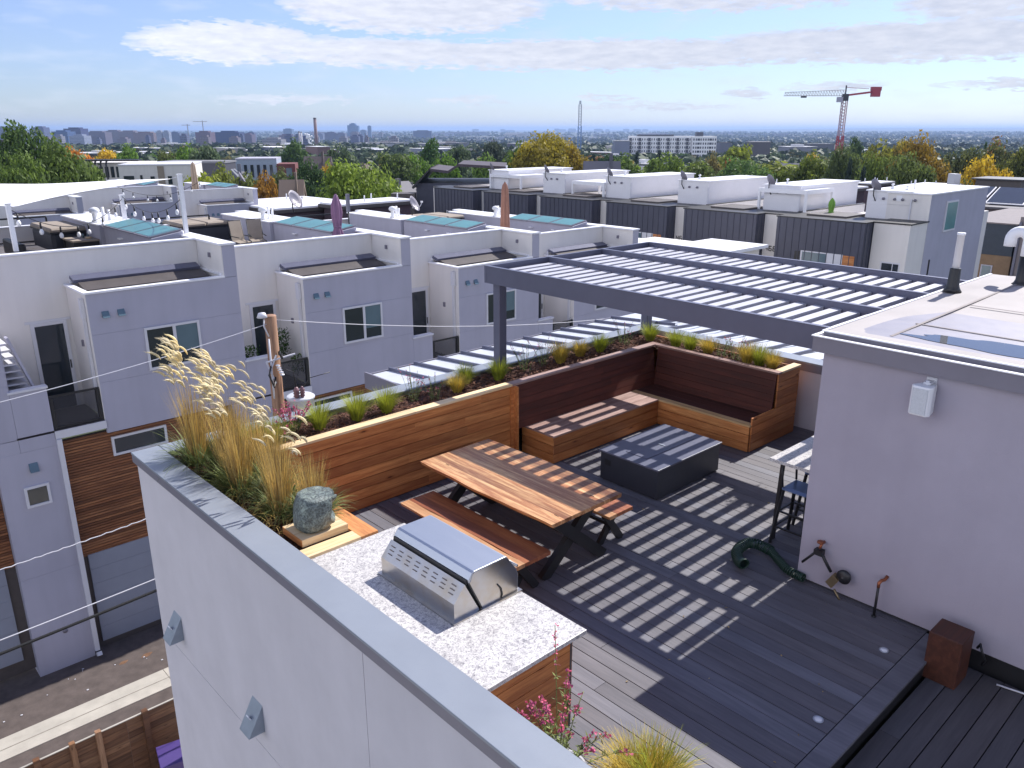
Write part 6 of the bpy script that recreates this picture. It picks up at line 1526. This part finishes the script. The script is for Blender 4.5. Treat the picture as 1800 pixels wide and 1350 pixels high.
def House(label, c, top, D, wpx, wc, rc, rz=0, dep=9): 
    x, y = col(c, D); h = zat(top, D) - (ground(x, y) - .3); return bldg(label, 'house', x, y, wpx/1476*D, dep, max(3, h), wc, rc, 2, R(rz), GR_, 'gabled_house')
House('house with a brown hipped roof right of the brick-ended block', 555, 281, 175, 44, TAN, (.1, .08, .08), -40); House('beige-roofed house behind the back-row roofs, by the dark green tree', 505, 325, 105, 40, (.4, .35, .3), (.2, .15, .12), -35, 7)
House('grey-roofed house at the right foot of the yellow-green tree', 1060, 293, 120, 60, (.3, .3, .33), (.12, .12, .15), -43, 8); House('white house with a pitched dark roof left of the pale blue block', 402, 302, 160, 26, WH, (.14, .15, .18), 50, 7)
def dark_slopes():
    D = 82; t = thing('dark_roofed_house', 'dark modern house with low sloping roofs beyond the dark-clad row', 'house', (*col(790, D), -12), R(YAW)); s = D/1476; H = zat(298, D) + 12
    mb = MB(); mb.box(0, 9, -100*s, 62*s, 0, H-1.2, .5); mb.build('wall', M['dark_metal'], t)
    mb = MB(); mb.prism([(-1, 66*s, H-1.7), (-1, 34*s, H+.15), (-1, 34*s, H+.35), (-1, 68*s, H-1.5)], (10, 0, 0)); mb.build('roof', M['black'], t)
    mb = MB(); mb.prism([(-1, 34*s, H+.0), (-1, 3*s, H-.2), (-1, -15*s, H+.45), (-1, -100*s, H+.2), (-1, -100*s, H+.45), (-1, -15*s, H+.7), (-1, 3*s, H+.05), (-1, 34*s, H+.25)], (10, 0, 0)); mb.build('roof', plain('roof_plum', (.06, .045, .055), .6), t)
    MB().box(-3, -1, 60*s, 100*s, 0, H-2.0).build('annex', M['dark_brown'], t)
dark_slopes()
def flat_roof(label, c, r_, D, wpx, dep, over=.3, rz=0):
    x, y = col(c, D); z = zat(r_, D); t = thing('flat_roofed_house', label, 'house', (x, y, z), R(rz), 'white flat roofs with dark edges behind the penthouses'); w_ = wpx/1476*D
    MB().box(-dep/2, dep/2, -w_/2, w_/2, -8, -.35, .5).build('wall', plain('plum_wall', (.07, .045, .06), .8), t); MB().box(-dep/2-over, dep/2+over, -w_/2-over, w_/2+over, -.349, -.12).build('fascia', M['dark_brown'], t); MB().box(-dep/2-over+.1, dep/2+over-.1, -w_/2-over+.1, w_/2+over-.1, -.119, 0).build('roof', M['coping'], t)
    for k in range(4): MB().lathe([(.05, 0), (.05, .45)], (-dep/2 + (k+.5)*dep/4, w_*.25*(-1)**k, 0), 7).build('roof_pipe', M['trim'], t)
flat_roof('white flat roof behind the middle penthouses, left one', 1262, 322, 74, 75, 9); flat_roof('white flat roof behind the middle penthouses, right one', 1330, 323, 71, 70, 7); flat_roof('long white flat roof behind the nearest dark-clad penthouse', 1445, 328, 70, 76, 11)
flat_roof('small white flat roof in front of the spruces on the right', 1552, 317, 92, 26, 5); flat_roof('dark-walled flat roof beyond the white end house', 1650, 322, 84, 60, 7)
def solar_house():
    D = 66; x, y = col(1765, D); z = zat(362, D); t = thing('solar_roof_house', 'dark flat-roofed house with solar panels at the right edge', 'house', (x, y, z), 0)
    MB().box(-1, 11, -6, 4.2, -9, 0, .5).build('wall', plain('plum_grey', (.11, .09, .1), .8), t); MB().box(-1.3, 11.3, -6.3, 4.5, .0, .15).build('roof', plain('roof_slate', (.09, .085, .1), .7), t)
    for k in range(3):
        f = MB(); f.prism([(.5, 3.6-k*3, .25), (3.5, 3.6-k*3, 1.35), (3.5, 3.6-k*3, 1.42), (.5, 3.6-k*3, .32)], (0, -2.8, 0)); fr = f.build('solar_panel', M['trim'], t)
        MB().prism([(.58, 3.5-k*3, .35), (3.42, 3.5-k*3, 1.41), (3.42, 3.5-k*3, 1.425), (.58, 3.5-k*3, .365)], (0, -2.6, 0)).build('cells', M['dark_glass'], fr)
    MB().box(5, 8.5, -.5, 3, .15, 1.9, .5).build('upper_storey', M['dark_brown'], t); MB().box(4.7, 8.8, -1, 3.3, 1.9, 2.0).build('upper_roof', M['pit'], t)
solar_house()
Bd('small white flat roof at the near side of the dark townhouse roofs', 1690, 352, 75, 30, 4, (.3, .28, .3), (.6, .6, .62), 0, group='flat blocks beyond the courtyard row')
# strip of flat roofs between the two rows (seen past the umbrellas)
for (lab, c, r_, D, wpx, dep) in (('white roof strip behind the large satellite dish', 500, 352, 62, 190, 7), ('white roof strip left of the bright green tree', 640, 350, 60, 60, 6)): flat_roof(lab, c, r_, D, wpx, dep, rz=3)
# generic houses and blocks across the plain
rh = random.Random(5)
for k in range(70):
    u = rh.random(); D = 150*(650/150)**u; c = rh.uniform(-50, 1850); x, y = col(c, D); wc = rh.choice([TAN, WH, GY, BR, (.35, .3, .3), (.5, .47, .42)]); rc = rh.choice([(.1, .09, .1), (.14, .1, .08), (.2, .19, .2), (.07, .07, .08)])
    if c > 1250 and rh.random() < .4: continue
    pl_ = place(c, D, 250, 430)
    if rh.random() < .6: bldg('%s %s gabled house among trees %s' % (pl_[0], cword(wc), pl_[1]), 'house', x, y, rh.uniform(9, 13), rh.uniform(7, 9), rh.uniform(6, 8.5), wc, rc, 2, R(rh.choice([0, 90]) + rh.uniform(-4, 4)), GR_, 'gabled_house')
    else: bldg('%s %s flat-roofed block among trees %s' % (pl_[0], cword(wc), pl_[1]), 'building', x, y, rh.uniform(9, 22), rh.uniform(8, 14), rh.uniform(5, 9), wc, rh.choice([WH, (.45, .45, .47), DK]), rh.randrange(2), R(rh.choice([0, 90])), 'small flat blocks among the trees', 'flat_building')
for k in range(215):
    u = rh.random()**.8; D = 700*(6500/700)**u; c = rh.uniform(-60, 1300) if rh.random() < .85 else rh.uniform(1300, 1860); x, y = col(c, D); big = D/1500
    wc = rh.choice([WH, (.5, .45, .42), GY, (.25, .13, .11), (.3, .32, .42), (.2, .2, .26), (.12, .12, .17)]); rc = rh.choice([(.75, .75, .77), (.5, .5, .5), (.25, .24, .25), (.7, .7, .72)])
    pl_ = place(c, D, 1300, 3000); wc = tuple(q*.7 for q in wc); bldg('%s %s block with %s roof far %s' % (pl_[0], cword(wc), cword(rc), pl_[1]), 'building', x, y, rh.uniform(18, 50)*max(1, big*.8), rh.uniform(20, 60)*max(1, big*.8), rh.uniform(6, 13)*max(1, big*.55), wc, rc, rh.randrange(2), R(rh.uniform(-8, 8)), 'far flat-roofed buildings on the plain', 'far_building', parts=D < 1500)
# skyline
def tower(label, c, top, D, wpx, wc, steps=None, dep=None, name='city_block', mat=None):
    x, y = col(c, D); z = ground(x, y) - 1; H = zat(top + (2.2 if D < 4000 else 0), D) - z; w_ = wpx/1476*D; dep = dep or min(w_, 40)
    t = thing(name, label, 'tower' if H > w_ else 'building', (x, y, z), R(YAW), 'blocks of the far city skyline')
    mb = MB()
    for (a, b, hh) in (steps or [(-.5, .5, 1)]): mb.box(0, dep, a*w_, b*w_, 0, H*hh, .5)
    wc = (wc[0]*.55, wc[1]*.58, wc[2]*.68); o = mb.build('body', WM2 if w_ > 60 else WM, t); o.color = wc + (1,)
    mb = MB()
    for (a, b, hh) in (steps or [(-.5, .5, 1)]): mb.box(dep*.2, dep*.8, a*w_*.6 + (b-a)*w_*.0, b*w_*.6, H*hh, H*hh + 3)
    o = mb.build('roof_plant', plainobj, t); o.color = tuple(q*.8 for q in wc) + (1,)
SK = [('wide block at the far left end of the skyline', 10, 222, 2600, 44, (.2, .22, .3)), ('stepped block just right of the tall dark tree', 66, 222, 2300, 20, (.16, .18, .3)), ('glass office slab below the big dark one', 103, 229, 2000, 28, (.08, .16, .34)),
      ('big dark blue slab, highest on the left skyline', 126, 224, 2200, 30, (.06, .07, .2)), ('white round-topped hall in front of the dark blue slab', 132, 236, 1900, 26, (.45, .48, .55)), ('long brown block right of the dark blue slab', 165, 230, 2300, 36, (.25, .2, .24)),
      ('brownish block in the left skyline middle', 195, 228, 2500, 26, (.3, .24, .26)), ('pink-grey block left of the pale towers', 222, 229, 2400, 30, (.32, .25, .26)), ('red-brown slab left of the pale towers', 250, 231, 2300, 36, (.33, .22, .2)),
      ('pale apartment tower, left of a pair', 278, 229, 2200, 10, (.6, .62, .66)), ('pale apartment tower, right of a pair', 290, 229, 2200, 11, (.5, .54, .6)), ('bluish slab right of the pale towers', 305, 231, 2300, 18, (.2, .26, .38)),
      ('brick block under the two little cranes', 355, 230, 2100, 26, (.24, .13, .16)), ('deep blue glass slab right of the brick block', 398, 230, 2000, 42, (.03, .06, .2)), ('small brick block right of the deep blue slab', 430, 234, 2300, 22, (.2, .13, .18)),
      ('pale stepped building before the chimneys', 475, 242, 1500, 34, (.45, .42, .4)), ('small blue tower left of the chimneys', 505, 227, 4200, 15, (.2, .3, .42)), ('brick slab below the small blue tower', 500, 235, 2600, 22, (.25, .15, .18)),
      ('grey slab right of the tall chimney', 580, 231, 3000, 20, (.2, .2, .3)), ('thin blue slab further right of the chimney', 598, 232, 3000, 16, (.24, .26, .36)), ('narrow blue tower beside the large one', 649, 222, 4600, 6, (.16, .27, .42)),
      ('pale low tower between the two blue towers', 638, 229, 4600, 10, (.35, .42, .5)), ('wide navy slab alone on the plain', 742, 230, 4200, 32, (.05, .07, .18))]
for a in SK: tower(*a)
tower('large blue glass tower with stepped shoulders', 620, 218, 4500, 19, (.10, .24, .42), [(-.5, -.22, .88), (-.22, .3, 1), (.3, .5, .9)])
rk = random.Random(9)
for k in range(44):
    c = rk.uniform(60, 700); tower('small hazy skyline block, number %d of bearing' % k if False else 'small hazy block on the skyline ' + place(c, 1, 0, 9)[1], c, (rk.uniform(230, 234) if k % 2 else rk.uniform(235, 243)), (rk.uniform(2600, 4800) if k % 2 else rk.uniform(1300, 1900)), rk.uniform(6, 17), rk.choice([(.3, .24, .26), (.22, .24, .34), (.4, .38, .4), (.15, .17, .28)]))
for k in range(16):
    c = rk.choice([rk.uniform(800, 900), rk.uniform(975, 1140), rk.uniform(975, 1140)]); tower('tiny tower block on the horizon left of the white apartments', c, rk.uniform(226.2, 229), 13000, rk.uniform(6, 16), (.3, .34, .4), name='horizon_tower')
# power station: chimneys, boiler house and steam
def chimney(label, c, top, D, wpx, colr, base=-30):
    x, y = col(c, D); H = zat(top, D) - base; r_ = wpx/2/1476*D; t = thing('chimney', label, 'chimney', (x, y, base), group='power station chimneys')
    MB().lathe([(r_*1.25, 0), (r_, H*.96)], n=18).build('shaft', plain('chimney_' + str(c), colr, .85), t); MB().lathe([(r_*1.04, H*.96), (r_*1.04, H), (r_*.7, H)], n=18).build('crown', M['dark_brown'], t)
chimney('tall brown chimney rising above the skyline', 554.5, 208, 1150, 5.2, (.22, .15, .15)); chimney('short grey chimney left of the tall one', 525, 231, 1150, 3.4, (.35, .33, .36)); chimney('short white chimney left of the tall one', 529, 231.5, 1160, 2.6, (.6, .6, .62))
tower('dark blue-grey boiler house at the foot of the tall chimney', 546, 259, 1120, 30, (.09, .10, .16), [(-.5, .1, .9), (.1, .5, 1)], name='power_station')
mb = MB(); rq = random.Random(3)
def puff():
    x0, y0 = col(547, 1110); b = MB()
    for k in range(40):
        u = k/40; p = Vector((x0, y0, zat(262 - 27*u, 1110))) + _rt*(rq.uniform(-2.5, 2.5)*(1+u) - u*u*5); s = (.6 + 1.5*u)*rq.uniform(.5, 1.0)
        N1, N2 = 12, 8; vs = []
        for j in range(N2+1):
            for i in range(N1): th = 2*math.pi*i/N1; ph = math.pi*j/N2; q = s*rq.uniform(.92, 1.08); vs.append((p.x+q*math.sin(ph)*math.cos(th), p.y+q*math.sin(ph)*math.sin(th), p.z+q*math.cos(ph)))
        b.add(vs, [(j*N1+i, j*N1+(i+1) % N1, (j+1)*N1+(i+1) % N1, (j+1)*N1+i) for j in range(N2) for i in range(N1)], .5, True)
    return b
tag(puff().build('steam', plain('steam_white', (.85, .85, .87), 1.0, var=.02)), 'white steam rising beside the tall chimney', 'steam', kind='stuff')
# cranes
def lattice(mb, p, q, s, n, th, tri=False):
    p, q = Vector(p), Vector(q); d = (q-p).normalized(); a = d.cross(Vector((0, 0, 1)));
    if a.length < .1: a = Vector((_rt))
    a.normalize(); b = d.cross(a)
    cs = [(a*i + b*j)*s/2 for i, j in ((-1, -1), (1, -1), (1, 1), (-1, 1))]
    for c_ in cs: mb.bar(p+c_, q+c_, th, th)
    for k in range(n):
        u, v = p.lerp(q, k/n), p.lerp(q, (k+1)/n)
        for i in range(4): mb.bar(u+cs[i], v+cs[(i+1) % 4], th*.6, th*.6)
D = 420; x, y = col(1479, D); s = D/1476; zt = zat(176, D)
t = thing('tower_crane', 'red and white tower crane standing above the trees on the right', 'crane', (x, y, -20)); co_ = (x, y, -20)
red = plain('crane_red', (.35, .03, .05), .5); wht = plain('crane_white', (.6, .6, .62), .5)
mb = MB(); lattice(mb, (x, y, -20), (x, y, zat(238, D)), 8.5*s, 6, .42); mb.build('lower_mast', red, t, co_)
mb = MB(); lattice(mb, (x, y, zat(238, D)), (x, y, zt), 7.5*s, 12, .32); mb.build('upper_mast', plain('crane_mast', (.38, .25, .3), .5), t, co_)
p0 = Vector((x, y, zt)); jb = _rt*(-1); jl = MB()
for k in range(22):
    u, v = k/22*105*s, (k+1)/22*105*s; h0, h1 = 9.5*s*(1-.45*k/22), 9.5*s*(1-.45*(k+1)/22)
    a, b = p0 + jb*u + Vector((0, 0, 1.2)), p0 + jb*v + Vector((0, 0, 1.2)); 
    jl.bar(a, b, .28, .28); jl.bar(a + _fw*2, b + _fw*2, .28, .28); jl.bar(a + Vector((0, 0, h0)), b + Vector((0, 0, h1)), .28, .28); jl.bar(a, b + Vector((0, 0, h1)), .2, .2); jl.bar(b, b + Vector((0, 0, h1)), .18, .18)
jl.build('jib', wht, t, co_)
mb = MB(); mb.bar(p0 + Vector((0, 0, 1.3)), p0 - jb*48*s + Vector((0, 0, 3.0)), 1.2, .9); mb.bar(p0 + Vector((0, 0, 5)), p0 - jb*40*s + Vector((0, 0, 4.4)), .2, .2); mb.build('counter_jib', red, t, co_)
mb = MB(); c_ = p0 - jb*52*s + Vector((0, 0, 2.2)); mb.obox(c_, _rt*2.0, _fw*1.2, (0, 0, 1.5)); mb.obox(c_ + Vector((0, 0, 2.2)), _rt*2.4, _fw*1.0, (0, 0, .9)); mb.build('counterweight', red, t, co_)
mb = MB(); mb.obox(p0 + jb*2.4 + Vector((0, 0, -.6)), _rt*1.3, _fw*1.1, (0, 0, 1.2)); mb.build('cab', M['greyblue'], t, co_); mb = MB(); mb.obox(p0 + Vector((0, 0, .4)), _rt*1.3, _fw*1.3, (0, 0, 1.6)); mb.bar(p0 + Vector((0, 0, 1)), p0 + Vector((0, 0, 6)), .5, .5); mb.build('slewing_ring', M['black'], t, co_)
mb = MB(); mb.obox(p0 + jb*72*s + Vector((0, 0, .6)), _rt*1.2, _fw*.8, (0, 0, .35)); mb.build('trolley', M['black'], t, co_)
D = 900; x, y = col(1019, D); s = D/1476
t = thing('lattice_mast', 'thin blue lattice crane boom standing upright in the middle of the view', 'crane', (x, y, -30)); co_ = (x, y, -30)
mb = MB(); lattice(mb, (x, y, -30), (x, y, zat(222, D)), 5.4*s, 8, .55); mb.build('lower_boom', plain('crane_blue', (.10, .2, .42), .5), t, co_)
mb = MB(); lattice(mb, (x, y, zat(222, D)), (x, y, zat(186, D)), 4.6*s, 8, .45); lattice(mb, (x, y, zat(186, D)), (x, y, zat(180, D)), 2*s, 2, .5); mb.build('upper_boom', plain('crane_grey', (.33, .36, .42), .5), t, co_)
for (lab, c, top, jl_, D) in (('tiny hazy crane over the left skyline, left one', 330, 221, 9, 2600), ('tiny hazy crane over the left skyline, taller right one', 357, 215, 15, 2600)):
    x, y = col(c, D); s = D/1476; t = thing('far_crane', lab, 'crane', (x, y, -30)); z = zat(top, D)
    MB().box(-.9, .9, -.9, .9, 0, z+34).build('mast', M['tan'], t); mb = MB(); mb.bar(Vector((0, 0, z+31)) - _rt*jl_*1.1*s, Vector((0, 0, z+31)) + _rt*jl_*.55*s, 1.5, 1.5); mb.build('jib', M['tan'], t)
D = 1500; x, y = col(644, D); t = thing('crawler_crane', 'small dark crane with a leaning boom near the blue tower', 'crane', (x, y, -33)); s = D/1476
mb = MB(); mb.bar(_rt*4*s + Vector((0, 0, 0)), -_rt*3*s + Vector((0, 0, zat(234, D)+33)), 1.6, 1.6); mb.build('boom', M['steel_blue'], t); MB().box(-4, 4, -4, 4, 0, 4).build('cabin', M['steel_blue'], t)
# ------------------------------------------------------------------ air
HZ = MB().box(-30000, 34000, -30000, 34000, -75, 88)
m = bpy.data.materials.new('haze'); m.use_nodes = True; nt = m.node_tree; nt.nodes.remove(nt.nodes['Principled BSDF'])
pv = nt.nodes.new('ShaderNodeVolumePrincipled'); pv.inputs['Color'].default_value = (.40, .55, .86, 1); pv.inputs['Density'].default_value = 9.0e-5; pv.inputs['Anisotropy'].default_value = .2
nt.links.new(pv.outputs[0], nt.nodes['Material Output'].inputs['Volume'])
tag(HZ.build('haze', m), kind='stuff')
for k in LOD.values(): pass
